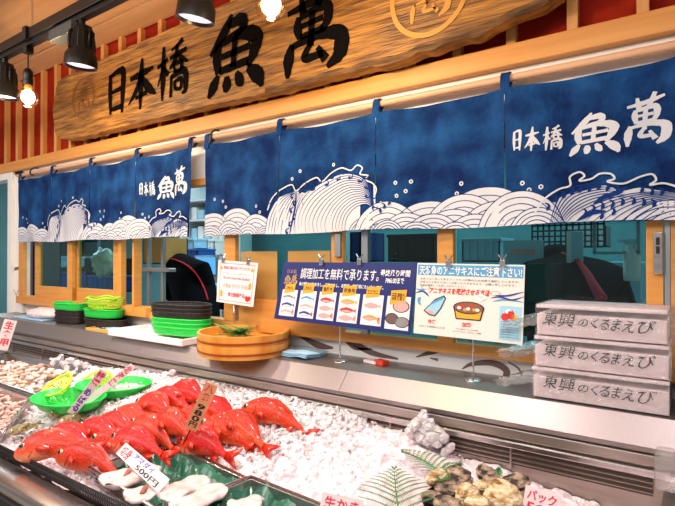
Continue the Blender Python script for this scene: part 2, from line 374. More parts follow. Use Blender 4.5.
# wall above the windows: red panels
WL, WR = -7, 2.5
struct(MB().bb(WL, WR, 2.02, 2.08, 2.33, 3.12).build('wall_back_upper', 'red'))
struct(MB().bb(-4.68, WR, 2.0, 2.06, 2.06, 2.34).build('wall_back_lintel', 'cream'))
m = MB().bb(-4.80, -4.64, 2.0, 2.06, 0, 2.34).bb(WL, -4.64, 2.0, 2.06, 2.30, 2.34)
wside = struct(m.build('wall_back_side', 'cream'))
wlow = struct(MB().bb(-4.64, WR, 2.03, 2.07, 0, 1.20).build('wall_back_lower', 'panelw'))
struct(MB().bb(WL, WR, 1.955, 2.02, 2.328, 2.41, .004).build('trim_1', 'beam'))
struct(MB().bb(-4.66, WR, 1.985, 2.05, 2.02, 2.06, .003).build('trim_2', 'beam'))
# door opening at far left
struct(MB().bb(-4.86, -4.79, 1.97, 2.07, 0, 2.27, .004).bb(-5.9, -4.79, 1.97, 2.07, 2.27, 2.33, .004).build('door_1_frame', 'white'))
m = MB(); 
for k in range(-1, 44):
    x = -.0714*2-.0+.0-.2185*k
    if x > -6.8: m = m
slats = []
for k in range(-6, 31):
    x = -.139-.2185*k
    o = MB().bb(x-.018, x+.018, 1.985, 2.02, 2.41, 3.10).build('wall_slat', 'slat')
    tag(o, 'pale vertical wooden slat standing against the red wall above the curtains', 'slat', 'wooden slats over the red wall'); slats.append(o)

# wooden window framing
def post(px0, px1, py, z0, z1, y0=1.98, y1=2.01, m='hinoki', name='window_post', lab=None):
    a, b = PY(px0, py, y0).x, PY(px1, py, y1).x
    if b < a+.02: b = a+.02
    o = MB().bb(a, b, y0, y1, z0, z1, .003).build(name, m); tag(o, lab, 'post'); return o
SILL = 1.245
struct(MB().bb(-4.66, -2.86, 1.955, 2.06, 1.215, 1.275, .003).bb(-2.86, WR, 1.985, 2.06, 1.202, 1.248, .003).build('window_sill', 'beam'))
post(18.5, 27, 250, 1.275, 2.2, lab='wooden corner post at the left end of the sliding windows')
def sash(px0, px1, y0, label):
    a, b = PY(px0, 250, y0).x, PY(px1, 250, y0).x; y1 = y0+.03
    t = thing('sliding_window', label, 'window', ((a+b)/2, y0, 1.275))
    m = MB().bb(a, a+.07, y0, y1, 1.275, 2.14, .002).bb(b-.07, b, y0, y1, 1.275, 2.14, .002).bb(a, b, y0+.001, y1-.001, 1.275, 1.37, .002).bb(a, b, y0+.001, y1-.001, 2.07, 2.14, .002)
    m.build('window_frame', 'hinoki', t)
    MB().bb(a+.06, b-.06, y0+.012, y0+.017, 1.36, 2.08).build('glass_pane', 'glass', t)
sash(35, 72, 1.975, 'wooden sliding window beside the left corner post')
sash(73, 119, 2.01, 'wooden sliding window between its twin and the paired posts, behind lime basket')
post(118, 126.5, 250, 1.245, 2.2, 1.97, lab='left one of the two close wooden posts right of the sliding windows')
post(132, 141, 250, 1.245, 2.2, 1.95, lab='right one of the two close wooden posts, beside the open hatch')
post(224, 239, 250, 1.245, 2.2, lab='wooden post between the open hatch and the brown paper panel')
p5 = post(331, 346, 240, 1.245, 2.2, lab='wooden post with a grey latch plate right of the brown paper')
post(437, 456, 245, 1.245, 2.2, lab='wooden post behind the blue and white poster tops, mid window')
p7 = post(646, 664, 250, 1.19, 2.2, lab='wooden post with steel lock plate above the cartons')
post(664.5, 669, 250, 1.19, 2.2, m='alu', lab='thin grey metal strip post right of the lock plate post')
post(669, 700, 250, 1.19, 2.2, lab='wooden post at the right edge of the photo')
post(361, 371, 250, 1.245, 2.2, m='alu', lab='grey metal post between blue folder and dark glass')
a = PY(337.5, 250, 1.965)
MB().bb(a.x-.017, a.x+.017, 1.963, 1.972, 1.60, 1.71, .003).build('latch_plate', 'alu', p5)
a = PY(658, 245, 1.965); zt, zb = PY(658, 232, 1.965).z, PY(658, 274, 1.965).z
MB().bb(a.x-.013, a.x+.013, 1.958, 1.972, zb, zt, .003).build('lock_plate', 'steel', p7)
m = MB()
for z in (zt-.03, (zt+zb)/2+.01): m.bb(a.x-.005, a.x+.005, 1.954, 1.96, z-.012, z+.012)
m.build('keyhole', 'dark', p7)
# low wooden panels below the paper
a, b = PY(239, 300, 1.985).x, PY(331, 300, 1.985).x
tag(MB().bb(a, b, 1.985, 2.02, 1.245, 1.375, .002).build('window_apron', 'hinoki'), 'low wooden board under the brown paper sheets, behind the tubs', 'panel')
for (q0, q1, lab) in ((241, 277, 'brown kraft paper sheet behind the small red and white notice'), (288, 330, 'brown kraft paper sheet behind the left half of navy poster')):
    a, b = PY(q0, 280, 2.0).x, PY(q1, 280, 2.0).x
    tag(MB().bb(a, b, 2.0, 2.004, 1.37, 1.63).build('paper_sheet', 'paper'), lab, 'paper')
# big fixed panes
for i, (q0, q1) in enumerate(((239, 331), (371, 437), (456, 646))):
    a, b = PY(q0, 250, 2.01).x, PY(q1, 250, 2.01).x
    struct(MB().bb(a, b, 2.02, 2.026, 1.24, 2.2).build('window_%d' % (i+3), 'glass'))
# brushed motif on the white panel and the white wall
def wallpt(y): return lambda x, z: Vector((x, y, z))
def pxribbon(mb, pts, wpx, Y):
    q = []
    for p in pts:
        v = PY(p[0], p[1], Y); w = (p[2] if len(p) > 2 else wpx)/510*(.5736*-v.x+.819*v.y); q.append((v.x, v.z, w))
    ribbon(mb, cr(q, n=6), 0, wallpt(Y))
m = MB()
for pts in ([(297, 328, 3), (320, 334, 9), (345, 338, 7), (370, 352, 6), (398, 359, 2)], [(300, 336, 2), (318, 345, 7), (333, 348, 2)], [(345, 340, 3), (355, 348, 4), (372, 349, 1)],
            [(416, 357, 1), (432, 352, 5), (441, 351, 1)], [(430, 358, 1), (438, 360, 3)], [(462, 369, 1), (472, 364, 4), (492, 363, 6), (506, 370, 7), (505, 380, 6)], [(508, 362, 1), (518, 368, 2), (522, 376, 1)]):
    pxribbon(m, pts, 4, 2.0285)
m.build('brush_motif', 'brown', wlow)
m = MB()
pxribbon(m, [(11, 271, 1), (15, 269, 3), (19, 268, 3), (21, 267, 2)], 3, 1.998)
pxribbon(m, [(10, 291, .6), (13, 287, .8), (16, 295, .8), (18, 290, .8)], 1, 1.998)
m.build('brush_motif', 'brown', wside)

# ================================================================== KITCHEN BEHIND
struct(MB().bb(-10, 3, 5.1, 5.15, 0, 3).bb(-10, -9.95, 2.08, 5.15, 0, 3).build('wall_kitchen', 'teal'))
struct(MB().bb(-10, 3, 2.08, 5.15, 2.95, 3.0).build('ceiling_kitchen', 'cream'))
struct(MB().bb(-9.95, -7.3, 3.4, 3.45, 0, 2.95).build('wall_partition', 'teal'))
def shelf_unit(x0, x1, y, label, zs):
    t = thing('shelf_unit', label, 'shelf', ((x0+x1)/2, y, 0))
    for x in (x0, x1):
        for yy in (y-.15, y+.15): MB().bb(x-.012, x+.012, yy-.012, yy+.012, 0, 2.1).build('upright', 'alu', t)
    for z in zs: MB().bb(x0, x1, y-.16, y+.16, z-.012, z+.012).build('shelf_board', 'alu', t)
    return t
shelf_unit(-6.3, -5.3, 2.9, 'grey wire shelf unit seen through the left sliding window', (.6, 1.25, 1.6, 1.95))
# crates and boxes, placed by where they show
def crate(px0, px1, py0, py1, Y, m, label, name='plastic_crate', cat='crate', d=.25, parts=True):
    a = PY(px0, py1, Y); b = PY(px1, py0, Y); x0, x1, z0, z1 = a.x, b.x, a.z, PY((px0+px1)/2, py0, Y).z
    z0 = PY((px0+px1)/2, py1, Y).z
    t = thing(name, label, cat, ((x0+x1)/2, Y+d/2, z0))
    w = .01
    q = MB().bb(x0, x1, Y, Y+w, z0, z1).bb(x0, x1, Y+d-w, Y+d, z0, z1).bb(x0, x0+w, Y, Y+d, z0, z1).bb(x1-w, x1, Y, Y+d, z0, z1).bb(x0, x1, Y, Y+d, z0, z0+w)
    q.build('body', m, t)
    if parts:
        MB().bb(x0-.008, x1+.008, Y-.008, Y+d+.008, z1-.02, z1, .003).build('rim', m, t)
        r = MB()
        for k in range(1, 5): x = x0+(x1-x0)*k/5; r.bb(x-.004, x+.004, Y-.006, Y+.004, z0+.01, z1-.02)
        r.build('rib', m, t)
    return t
# worktop carrying them
t = thing('kitchen_worktop', 'steel worktop in the kitchen carrying crates and monitor', 'worktop', (-2.5, 3.7, 0))
MB().bb(-4.5, -1.2, 3.4, 4.2, 1.12, 1.16, .004).build('top', 'steeld', t)
for x in (-4.4, -2.8, -1.3):
    for y in (3.45, 4.1): MB().bb(x-.02, x+.02, y-.02, y+.02, 0, 1.12).build('leg', 'steeld', t)
crate(166, 197, 249, 263, 3.55, 'blue', 'blue plastic crate above the worktop behind the hunched worker')
crate(170, 193, 239, 249, 3.6, 'lblue', 'pale blue crate on top of the blue crate in the hatch', d=.2)
crate(200, 216, 284, 300, 3.5, 'lblue', 'pale blue bin low on the worktop below the monitor')
crate(200, 214, 240, 256, 3.9, 'whitep', 'white bin behind the monitor in the hatch', d=.2)
t = crate(44, 60, 272, 288, 2.45, 'blue', 'blue crate seen through the left sliding window')
crate(46, 60, 257, 268, 2.5, 'lblue', 'pale blue box above the blue crate in the left window', name='storage_box', cat='box')
crate(88, 112, 276, 292, 2.4, 'blue', 'blue crate low behind the second sliding window')
crate(86, 112, 258, 275, 2.5, 'dark', 'black box behind the second sliding window', name='storage_box', cat='box')
crate(28, 33, 240, 300, 2.2, 'brown', 'tall brown carton at the corner of the left window', name='cardboard_carton', cat='carton', parts=False)
crate(143, 163, 238, 264, 2.6, 'paper', 'brown carton behind the grey metal stand', name='cardboard_carton', cat='carton', parts=False)
crate(388, 434, 234, 262, 3.0, 'dark', 'dark appliance behind the navy poster, right of folder', name='oven', cat='oven')
crate(350, 361, 232, 262, 2.3, 'pnavy', 'navy blue box behind the navy poster clip', name='storage_box', cat='box', parts=False)
crate(462, 500, 238, 262, 3.0, 'lblue', 'pale blue crate behind the white anisakis poster')
crate(526, 549, 264, 302, 2.15, 'dark', 'black box leaning right of the white poster inside window', name='dark_box', cat='box', parts=False)
crate(565, 606, 226, 247, 4.2, 'pgrey', 'grey cabinet behind the black wire grid', name='wall_cabinet', cat='cabinet', parts=False)
crate(606, 640, 262, 302, 3.2, 'lblue', 'pale blue bin behind the spray bottle')
# bag of yellow scraps in the second window
m = MB(); m.blob(PY(104, 262, 2.3), (.26, .16, .22), amp=.5, fr=3, n=14, m=10, seed=3)
tag(m.build('plastic_bag', mat('yellowish_bag', '#c9b98c', .3, col2='#e9e6dc', scale=9), None, True), 'crumpled pale yellow bag hanging behind the second sliding window', 'bag')
# shelves of goods at the gap between the two curtains
a, b = PY(192, 200, 4.2).x, PY(208, 200, 4.2).x
t = thing('chiller_cabinet', 'lit chiller with shelves, seen between the two curtains', 'fridge', ((a+b)/2, 4.4, 0))
MB().bb(a-.25, a-.2, 4.2, 4.7, 0, 2.7).bb(b+.2, b+.25, 4.2, 4.7, 0, 2.7).bb(a-.25, b+.25, 4.65, 4.7, 0, 2.7).bb(a-.25, b+.25, 4.2, 4.7, 2.65, 2.75).build('body', 'whitep', t)
for z in (1.55, 1.8, 2.05, 2.3): MB().bb(a-.2, b+.2, 4.22, 4.65, z, z+.02).build('shelf', 'whitep', t)
MB().bb(a-.2, b+.2, 4.2, 4.24, 2.6, 2.64).build('light_tube', 'tube', t)
for i, z in enumerate((1.57, 1.82, 2.07)):
    for k in range(4):
        x = a-.14+k*.13
        o = MB().bb(x, x+.1, 4.3, 4.5, z+.002, z+.13+.02*((k+i) % 3), .01).build('food_pack', 'lblue' if (k+i) % 2 else 'whitep')
        tag(o, 'pale food pack standing on a lit chiller shelf between the curtains', 'pack', 'packs in the chiller')
# monitor
c = PY(205.5, 266, 3.3)
t = thing('monitor', 'monitor with a lit blue screen right of the hunched worker', 'monitor', (c.x, 3.35, 1.16))
MB().bb(c.x-.16, c.x+.16, 3.3, 3.33, c.z-.1, c.z+.1, .006).build('bezel', 'alu', t)
MB().bb(c.x-.14, c.x+.14, 3.296, 3.302, c.z-.08, c.z+.085).build('screen', 'screen', t)
MB().bb(c.x-.02, c.x+.02, 3.33, 3.36, 1.17, c.z).bb(c.x-.09, c.x+.09, 3.27, 3.42, 1.16, 1.175).build('stand', 'alu', t)
# grey metal stand in the hatch
a, b = PY(149, 270, 2.15).x, PY(163, 270, 2.15).x
t = thing('metal_stand', 'grey metal upright stand with crossbar in the open hatch', 'stand', ((a+b)/2, 2.2, 1.2))
for x in (a, b): MB().bb(x-.012, x+.012, 2.14, 2.165, 1.2, 2.2, .002).build('upright', 'alu', t)
MB().bb(a-.07, b+.1, 2.12, 2.18, 1.50, 1.525, .003).build('crossbar', 'alu', t)
# black grid, spray bottle on a rail, pale sheet standing in for a light reflection
t = thing('wire_grid', 'black wire grid hanging behind the right window', 'rack', PY(585, 245, 2.8))
x0, x1, z0, z1 = PY(532, 235, 2.8).x, PY(604, 235, 2.8).x, PY(580, 247, 2.8).z, 1.82
m = MB(); n = 12
for k in range(n+1): x = x0+(x1-x0)*k/n; m.bb(x-.004, x+.004, 2.8, 2.808, z0, z1)
for k in range(7): z = z0+(z1-z0)*k/6; m.bb(x0, x1, 2.795, 2.803, z-.004, z+.004)
m.build('wire_mesh', 'dark', t)
MB().bb(x0, x1, 2.79, 2.812, z1-.01, z1+.01).build('top_bar', 'dark', t)
c = PY(632, 262, 2.5)
t = thing('spray_bottle', 'white spray bottle hanging right of the red jacket', 'bottle', (c.x, 2.5, c.z-.09))
MB().lathe([(.0, -.08), (.032, -.08), (.034, -.05), (.034, .02), (.014, .055), (.012, .07), (0, .07)], c, 14).build('bottle_body', 'whitep', t, True)
MB().box(c+Vector((0, 0, .085)), (.05, .02, .025)).box(c+Vector((-.035, 0, .09)), (.03, .012, .012)).build('spray_head', 'lblue', t)
MB().box(c+Vector((-.03, 0, .06)), (.008, .01, .04)).build('trigger', 'whitep', t)
a, b = PY(593, 253, 2.49), PY(640, 251, 2.49)
tag(MB().bb(a.x, b.x, 2.485, 2.5, a.z-.006, a.z+.006).bb(a.x, a.x+.012, 2.485, 2.5, a.z, 2.95).bb(b.x-.012, b.x, 2.485, 2.5, a.z, 2.95).build('hanging_rail', 'alu'), 'thin hanging rail above the spray bottle', 'rail')
a, b, z0, z1 = PY(567, 250, 2.6).x, PY(583, 250, 2.6).x, PY(575, 273, 2.6).z, PY(575, 231, 2.6).z  # blue light reflection modelled as a solid pale sheet
t = thing('reflection_sheet', 'pale blue upright sheet standing in for a light reflection before the wire grid', 'reflection', ((a+b)/2, 2.6, z0))
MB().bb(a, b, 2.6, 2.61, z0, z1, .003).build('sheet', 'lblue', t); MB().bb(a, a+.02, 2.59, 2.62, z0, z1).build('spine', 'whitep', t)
a = PY(523, 252, 2.7); t = thing('wall_notice', 'pale blue notice inside the window behind the white poster', 'notice', (a.x, 2.7, a.z-.06))
MB().box(a, (.2, .006, .12)).build('sheet', 'lblue', t); MB().box(a+Vector((0, -.005, .0)), (.12, .004, .03)).build('print', 'ppink', t)

# ------------------------------------------------------------------ people (seen from behind, stooping)
def figure(name, label, joints, edges, loc, parts):
    me = bpy.data.meshes.new(name); o = bpy.data.objects.new('person', me); COL.objects.link(o)
    names = list(joints); me.from_pydata([joints[n][0] for n in names], [(names.index(a), names.index(b)) for a, b in edges], [])
    md = o.modifiers.new('skin', 'SKIN'); md.use_smooth_shade = True
    lay = me.skin_vertices[0].data if me.skin_vertices else None
    if lay is None:
        import bmesh
        bm = bmesh.new(); bm.from_mesh(me); bm.verts.layers.skin.verify(); bm.to_mesh(me); bm.free(); lay = me.skin_vertices[0].data
    for i, n in enumerate(names):
        r = joints[n][1]; lay[i].radius = r if isinstance(r, tuple) else (r, r); lay[i].use_root = (n == 'pelvis')
    o.modifiers.new('sub', 'SUBSURF').levels = 2; o.modifiers['sub'].render_levels = 2
    o.location = loc
    dg = bpy.context.evaluated_depsgraph_get(); dg.update()
    m2 = bpy.data.meshes.new_from_object(o.evaluated_get(dg)); o.modifiers.clear(); o.data = m2
    m2.materials.clear()
    for k in parts['mats']: m2.materials.append(M[k])
    for p in m2.polygons: p.material_index = parts['pick'](p.center); p.use_smooth = True
    return tag(o, label, 'person')
def J(stoop, dirx, arms):
    """standing body stooping towards +y; dirx shifts head sideways"""
    j = {'pelvis': ((0, 0, .98), (.17, .13)), 'spine': ((dirx*.25, .12, 1.16), (.16, .12)), 'chest': ((dirx*.5, .26*stoop, 1.36), (.2, .14)), 'neckb': ((dirx*.75, .40*stoop, 1.43), (.08, .08)),
         'neck': ((dirx*.9, .46*stoop, 1.45), .06), 'head': ((dirx, .54*stoop, 1.42), .085), 'crown': ((dirx*1.1, .62*stoop, 1.38), .095)}
    e = [('pelvis', 'spine'), ('spine', 'chest'), ('chest', 'neckb'), ('neckb', 'neck'), ('neck', 'head'), ('head', 'crown')]
    for s, q in ((-1, 'l'), (1, 'r')):
        j['hip'+q] = ((s*.1, 0, .9), .1); j['knee'+q] = ((s*.11, .03, .5), .065); j['ank'+q] = ((s*.11, -.02, .09), .045); j['toe'+q] = ((s*.12, .15, .04), .04)
        e += [('pelvis', 'hip'+q), ('hip'+q, 'knee'+q), ('knee'+q, 'ank'+q), ('ank'+q, 'toe'+q)]
        sx = dirx*.55+s*.2
        j['sh'+q] = ((sx, .3*stoop, 1.38), .075); j['el'+q] = ((sx+s*.06, .38*stoop, 1.12), .05); j['wr'+q] = ((sx*.8, .55*stoop+.1, 1.06), .033); j['ha'+q] = ((sx*.7, .6*stoop+.16, 1.05), .035)
        e += [('chest', 'sh'+q), ('sh'+q, 'el'+q), ('el'+q, 'wr'+q), ('wr'+q, 'ha'+q)]
    return j, e
j, e = J(.5, -.62, 0)
c = PY(200, 300, 2.6)
p1 = figure('person', 'person in black workwear with red piping stooping in the open hatch', j, e, (c.x+.04, 2.55, .13),
            {'mats': ['darkcloth', 'skin'], 'pick': lambda q: 1 if (q.z > 1.36 and q.y > .5) else 0})
def oncast(o, pts, off=.006):
    from mathutils.bvhtree import BVHTree
    bvh = BVHTree.FromPolygons([o.matrix_basis@v.co for v in o.data.vertices], [tuple(p.vertices) for p in o.data.polygons]); out = []
    for px, py in pts:
        d = ray(px, py).normalized(); h = bvh.ray_cast(CAM, d)[0]
        if h is not None: out.append(h-d*off)
    return out
q = oncast(p1, cr([(166, 258), (176, 260), (188, 266), (197, 275), (204, 288), (208, 300)], n=5))
if len(q) > 3: MB().tube(q, .007, 6).build('red_piping', 'redcloth', p1, True)
j, e = J(1, -.18, 0)
c = PY(583, 300, 2.45)
p2 = figure('person', 'person in a black jacket with red panels and dark cap behind the right window', j, e, (c.x, 2.32, .12),
            {'mats': ['darkcloth', 'skin'], 'pick': lambda q: 1 if (q.z > 1.34 and q.y > .44 and q.z < 1.40) else 0})
q = oncast(p2, cr([(548, 252), (562, 253), (576, 260), (586, 272), (594, 286), (602, 300)], n=5))
if len(q) > 3: MB().tube(q, [.006+.02*i/len(q) for i in range(len(q))], 8).build('red_panel', 'redcloth', p2, True)
m = MB(); m.blob((c.x-.2, 2.9, 1.6), (.24, .26, .14), n=16, m=8); m.bb(c.x-.28, c.x-.12, 2.98, 3.08, 1.56, 1.572, .004)
m.build('cap', 'darkcloth', p2, True)

# ================================================================== SIGN BOARD
def sx(px, py, Y=1.85): v = PY(px, py, Y); return (v.x, v.z)
top = [sx(57, 85), sx(62, 78), sx(85, 68), sx(120, 51), sx(150, 38), sx(190, 20), sx(240, -3), sx(300, -36), sx(420, -95), sx(520, -140)]
bot = [sx(560, -6), sx(540, 5), sx(520, 14), sx(505, 21), sx(480, 34), sx(462, 38), sx(440, 46), sx(415, 55), sx(390, 63), sx(372, 66), sx(350, 71), sx(325, 78), sx(300, 85), sx(270, 92), sx(230, 101),
       sx(200, 107), sx(160, 117), sx(120, 127), sx(85, 136), sx(66, 139), sx(57, 136), sx(54, 126), sx(53, 110), sx(55, 95)]
rt = [(bot[0][0]+.03, top[-1][1]-.05), (bot[0][0]-.02, 2.85), (bot[0][0]+.04, 2.7)]
top = [p for p in top if p[0] < rt[0][0]]
outline = []
def rough(ps, amp):
    q = cr(ps, n=8); return [(x+noise.noise(Vector((x*9, z*9, 1)))*amp*.5, z+noise.noise(Vector((x*14, z*14, 5)))*amp) for x, z in q]
for p in top: p = p
outline = rough([bot[-1]]+top, .012)[1:]+rough([top[-1]]+rt+[bot[0]], .03)[1:-1]+rough(bot, .012)
t = thing('sign_board', 'long weathered wooden shop sign with black brush lettering and natural edges', 'sign', (-2.2, 1.9, 2.42))
m = MB(); m.prism(outline, lambda x, z: (x, 1.85, z), (0, .075, 0)); 
o = m.build('board', 'board', t)
bv = o.modifiers.new('b', 'BEVEL'); bv.width = .012; bv.segments = 2; bv.limit_method = 'ANGLE'; bv.angle_limit = 1
face = lambda x, z: Vector((x, 1.8465, z))
def charpx(mb, ch, l, r, pt, pb, Y, fn, k=1.15):
    cx_ = (l+r)/2; brush(mb, ch, PY(l, 200, Y).x, PY(r, 200, Y).x, PY(cx_, pb, Y).z, PY(cx_, pt, Y).z, fn, k)
for ch, l, r, pt, pb in (('日', 106, 127, 68, 115), ('本', 127, 155, 60, 107), ('橋', 157, 187, 44, 97), ('魚', 208, 262, 16, 90), ('萬', 283, 342, -8, 69)):
    q = MB(); charpx(q, ch, l, r, pt, pb, 1.8465, face, 1.75 if ch in '日本橋' else 1.45); q.build('painted_character', 'ink', t, fix=False)
for (px, py, r, mt, sc_) in ((83, 98, .14, 'burn2', .7), (428, -6, .17, 'burn', .8)):
    v = PY(px, py, 1.8465); q = MB(); disc(q, v.x, v.z, r, face, 40, r*.88)
    brush(q, '萬', v.x-r*.5, v.x+r*.5, v.z-r*.55, v.z+r*.5, face, 1.)
    q.build('ring_crest', mt, t, fix=False)
m = MB(); eb = [p for p in rough(bot, .012) if p[0] > sx(262, 95)[0]]
ribbon(m, [(x, z+.012+.012*noise.noise(Vector((x*11, 0, 2))), .026+.03*abs(noise.noise(Vector((x*7, 4, 0))))) for x, z in eb], 0, lambda x, z: Vector((x, 1.8475, z)))
m.build('bark_edge', 'bark', t, fix=False)
# brackets holding the board
for x in (-3.3, -1.1):
    MB().bb(x-.02, x+.02, 1.92, 1.99, 2.6, 2.64).build('bracket', 'black', t)

# ================================================================== NOREN
tag(MB().tube([(-4.62, 1.95, 2.277), (.4, 1.95, 2.277)], .015, 14).build('curtain_rod', 'rod', None, 'auto'), 'long pale wooden rod carrying the blue curtains', 'rod')
def rodhook(px, lab):
    v = PY(px, 120 if px < 300 else 80, 1.95)
    m = MB().tube(cr([(v.x, 1.99, 2.32), (v.x, 1.955, 2.315), (v.x, 1.931, 2.29), (v.x, 1.933, 2.262), (v.x, 1.955, 2.258)], n=5), .005, 6)
    tag(m.build('rod_hook', 'black', None, True), lab, 'hook')
rodhook(33, 'black hook holding the curtain rod near its left end'); rodhook(214, 'black hook holding the rod just right of the curtain gap')
RX0, RX1, NZ0, NZ1 = -2.267, -.02, 1.716, 2.236
U = (RX1-RX0)/4
def uv(px, py):
    v = PY(px, py, 1.93); return ((v.x-RX0)/U, (v.z-NZ0)/(NZ1-NZ0))
def noren(x0, x1, label, seed):
    W = (x1-x0)/4; H = NZ1-NZ0; S = W/U
    t = thing('noren_curtain', label, 'curtain', ((x0+x1)/2, 1.93, NZ0), group=None)
    def fold(u, v, lift=0):
        x = x0+u*W; k = (1-v)
        y = 1.93+.010*math.sin(u*5.3+seed)*(.3+k)+.006*math.sin(u*13+seed*2+v*2)+.006*noise.noise(Vector((u*2.2, v*3, seed)))
        f = u-math.floor(u); y += -.006*math.exp(-((min(f, 1-f))/.05)**2)
        sag = -.012*math.sin(PI*(u % 1))*v
        return Vector((x, y-lift, NZ0+v*H+sag+.004*math.sin(u*4)*(k)))
    def fnl(l): return lambda a, b: fold(a, b, l)
    panels = []
    for i in range(4):
        g = .012; m = MB()
        def cl(a, b, i=i):
            e = g*(1-b)*.8+.001
            u = i+e+(1-2*e)*a; return fold(u, b)
        m.grid(44, 36, cl); o = m.build('cloth_panel', 'noren', t, True); panels.append(o)
    for i in range(5):
        u = min(max(i, .03), 3.97 if x0 < -3 else 4.0); p = fold(u, 1); m = MB()
        m.tube([(p.x, 1.928, p.z-.02), (p.x, 1.928, 2.29), (p.x, 1.95, 2.298), (p.x, 1.97, 2.28), (p.x, 1.955, p.z-.01)], .002, 4)
        w = .034
        m2 = MB(); pr = [(1.922, p.z-.025), (1.927, 2.285), (1.938, 2.2975), (1.952, 2.3), (1.966, 2.292), (1.971, 2.27), (1.955, p.z+.005)]
        m2.add([(p.x+s*w/2, y, z) for y, z in pr for s in (-1, 1)], [(2*k, 2*k+1, 2*k+3, 2*k+2) for k in range(len(pr)-1)])
        o = m2.build('hanging_loop', 'noren', t); so = o.modifiers.new('s', 'SOLIDIFY'); so.thickness = .003
    # ---- printed waves; per-panel collectors (white and line layers)
    lay = [0.0014]
    Wt = [MB() for _ in range(4)]; Ln = [MB() for _ in range(4)]
    def pan(u): return min(3, max(0, int(u)))
    def clip(u, v): return u, max(v, .004)
    asp = H/U   # v units per u unit scale
    def mound(cu, cv, r, nr=6, a0=0, a1=PI):
        """layered half-disc with concentric arcs; r in panel units"""
        lay[0] += .00035; l = lay[0]; N = 26
        fnw = lambda a, b: fold(min(max(a, .01), 3.99), max(b, .003), l)
        for (rr0, rr1, which, dl) in [(0, r, Wt, 0)]+[(r*q-.0032, r*q+.0032, Ln, .0003) for q in [1-.15*k for k in range(nr)] if q > .12]:
            for k in range(N):
                A, B = a0+(a1-a0)*k/N, a0+(a1-a0)*(k+1)/N
                cm = cu+r*math.cos((A+B)/2)*.7
                mbx = which[pan(cm)]
                rs = [rr0+(rr1-rr0)*q/5 for q in range(6)] if rr0 == 0 else [rr0, rr1]
                fl = lambda a, b, d=dl: fold(min(max(a, .01), 3.99), max(b, .003), l+d)
                for q in range(len(rs)-1):
                    P4 = [(rs[q], A), (rs[q+1], A), (rs[q+1], B), (rs[q], B)]
                    vv = [(cu+R_*math.cos(T_), cv+R_*math.sin(T_)/asp) for R_, T_ in P4]
                    if all(b < .003 for a, b in vv): continue
                    mbx.add([fl(a, b) for a, b in vv], [(0, 1, 2, 3)])
    def line(pts, w=.008, white=False, smooth=True, taper=True):
        q = [clip(*uv(*p)) for p in pts]; q = cr(q, n=6) if smooth else q
        if white: lay_ = Wt; l = lay[0]+.0003
        else: lay_ = Ln; l = lay[0]+.0006
        q = [(min(max(a, .008), 3.992), b) for a, b in q]
        ribbon(lay_[pan(q[len(q)//2][0])], q, w, fnl(l), taper)
    def between(A, B, n, w=.007, fill=True):
        """fills between two px curves and draws n stripes that follow them"""
        a = cr([uv(*p) for p in A], n=6); b = cr([uv(*p) for p in B], n=6); lay[0] += .0004; l = lay[0]; N = len(a)
        if fill:
            K = 10
            for i in range(N-1):
                for k in range(K):
                    vs = []
                    for ii, kk in ((i, k), (i+1, k), (i+1, k+1), (i, k+1)):
                        s = kk/K; vs.append((a[ii][0]*(1-s)+b[ii][0]*s, max(.003, a[ii][1]*(1-s)+b[ii][1]*s)))
                    Wt[pan(sum(q[0] for q in vs)/4)].add([fold(min(max(p, .01), 3.99), r_, l) for p, r_ in vs], [(0, 1, 2, 3)])
        for k in range(n+1):
            s = k/n; q = [(min(max(p[0]*(1-s)+r_[0]*s, .01), 3.99), max(.004, p[1]*(1-s)+r_[1]*s)) for p, r_ in zip(a, b)]
            i0 = int(N*(.02+.10*((k*7) % 5)/5)); q = q[i0:]
            for pn in range(4):
                qq = [p for p in q if pan(p[0]) == pn]
                if len(qq) > 2: ribbon(Ln[pn], qq, w, fnl(l+.0004), True)
    def claw(px, py, r, ang, flip=1):
        """little hook of foam"""
        pts = []
        for k in range(7):
            a_ = ang+flip*k*.55; rr = r*(1-.1*k); pts.append((px+rr*math.cos(a_), py-rr*math.sin(a_)))
        q = cr([clip(*uv(*p)) for p in pts], n=3); n_ = len(q); q = [(min(max(a, .01), 3.99), b, .006+.022*(i/n_)) for i, (a, b) in enumerate(q)]
        ribbon(Ln[pan(q[0][0])], q, 0, fnl(lay[0]+.0008))
    def spray(px, py, r=.012):
        a, b = uv(px, py); disc_fn = lambda x, z: fold(x, b+(z-b)/asp, .0016)
        disc(Wt[pan(a)], a, b, r*1.35, disc_fn, 12, r*.6)
    def outlinew(pts): 
        q = cr([uv(*p) for p in pts], n=6)
        for pn in range(4):
            qq = [p for p in q if pan(p[0]) == pn and p[0] < 3.98]
            if len(qq) > 2: ribbon(Wt[pn], qq, .012, fnl(lay[0]+.0002))
    def M_(px, pyt, r, nr=6):
        u, v = uv(px, pyt); mound(u, v-r/asp, r, nr)
    def under(pts, dy=5):
        q = cr([uv(px, py+dy) for px, py in pts], n=8); lay[0] += .0003; l = lay[0]
        q = [p for i, p in enumerate(q) if all(p[0] > r_[0] for r_ in q[:i])]
        for (u0, v0), (u1, v1) in zip(q, q[1:]):
            if u0 > 3.99: break
            u1 = min(u1, 3.99)
            for k in range(14):
                a, b = k/14, (k+1)/14
                Wt[pan((u0+u1)/2)].add([fold(u0, max(.003, v0*a), l), fold(u1, max(.003, v1*a), l), fold(u1, max(.003, v1*b), l), fold(u0, max(.003, v0*b), l)], [(0, 1, 2, 3)])
    # panel 1: layered mounds
    for a_ in ((236, 208, .30), (212, 213, .28), (257, 214, .27), (228, 221, .22), (248, 224, .2), (209, 226, .18), (268, 226, .14), (234, 229, .15)): M_(*a_)
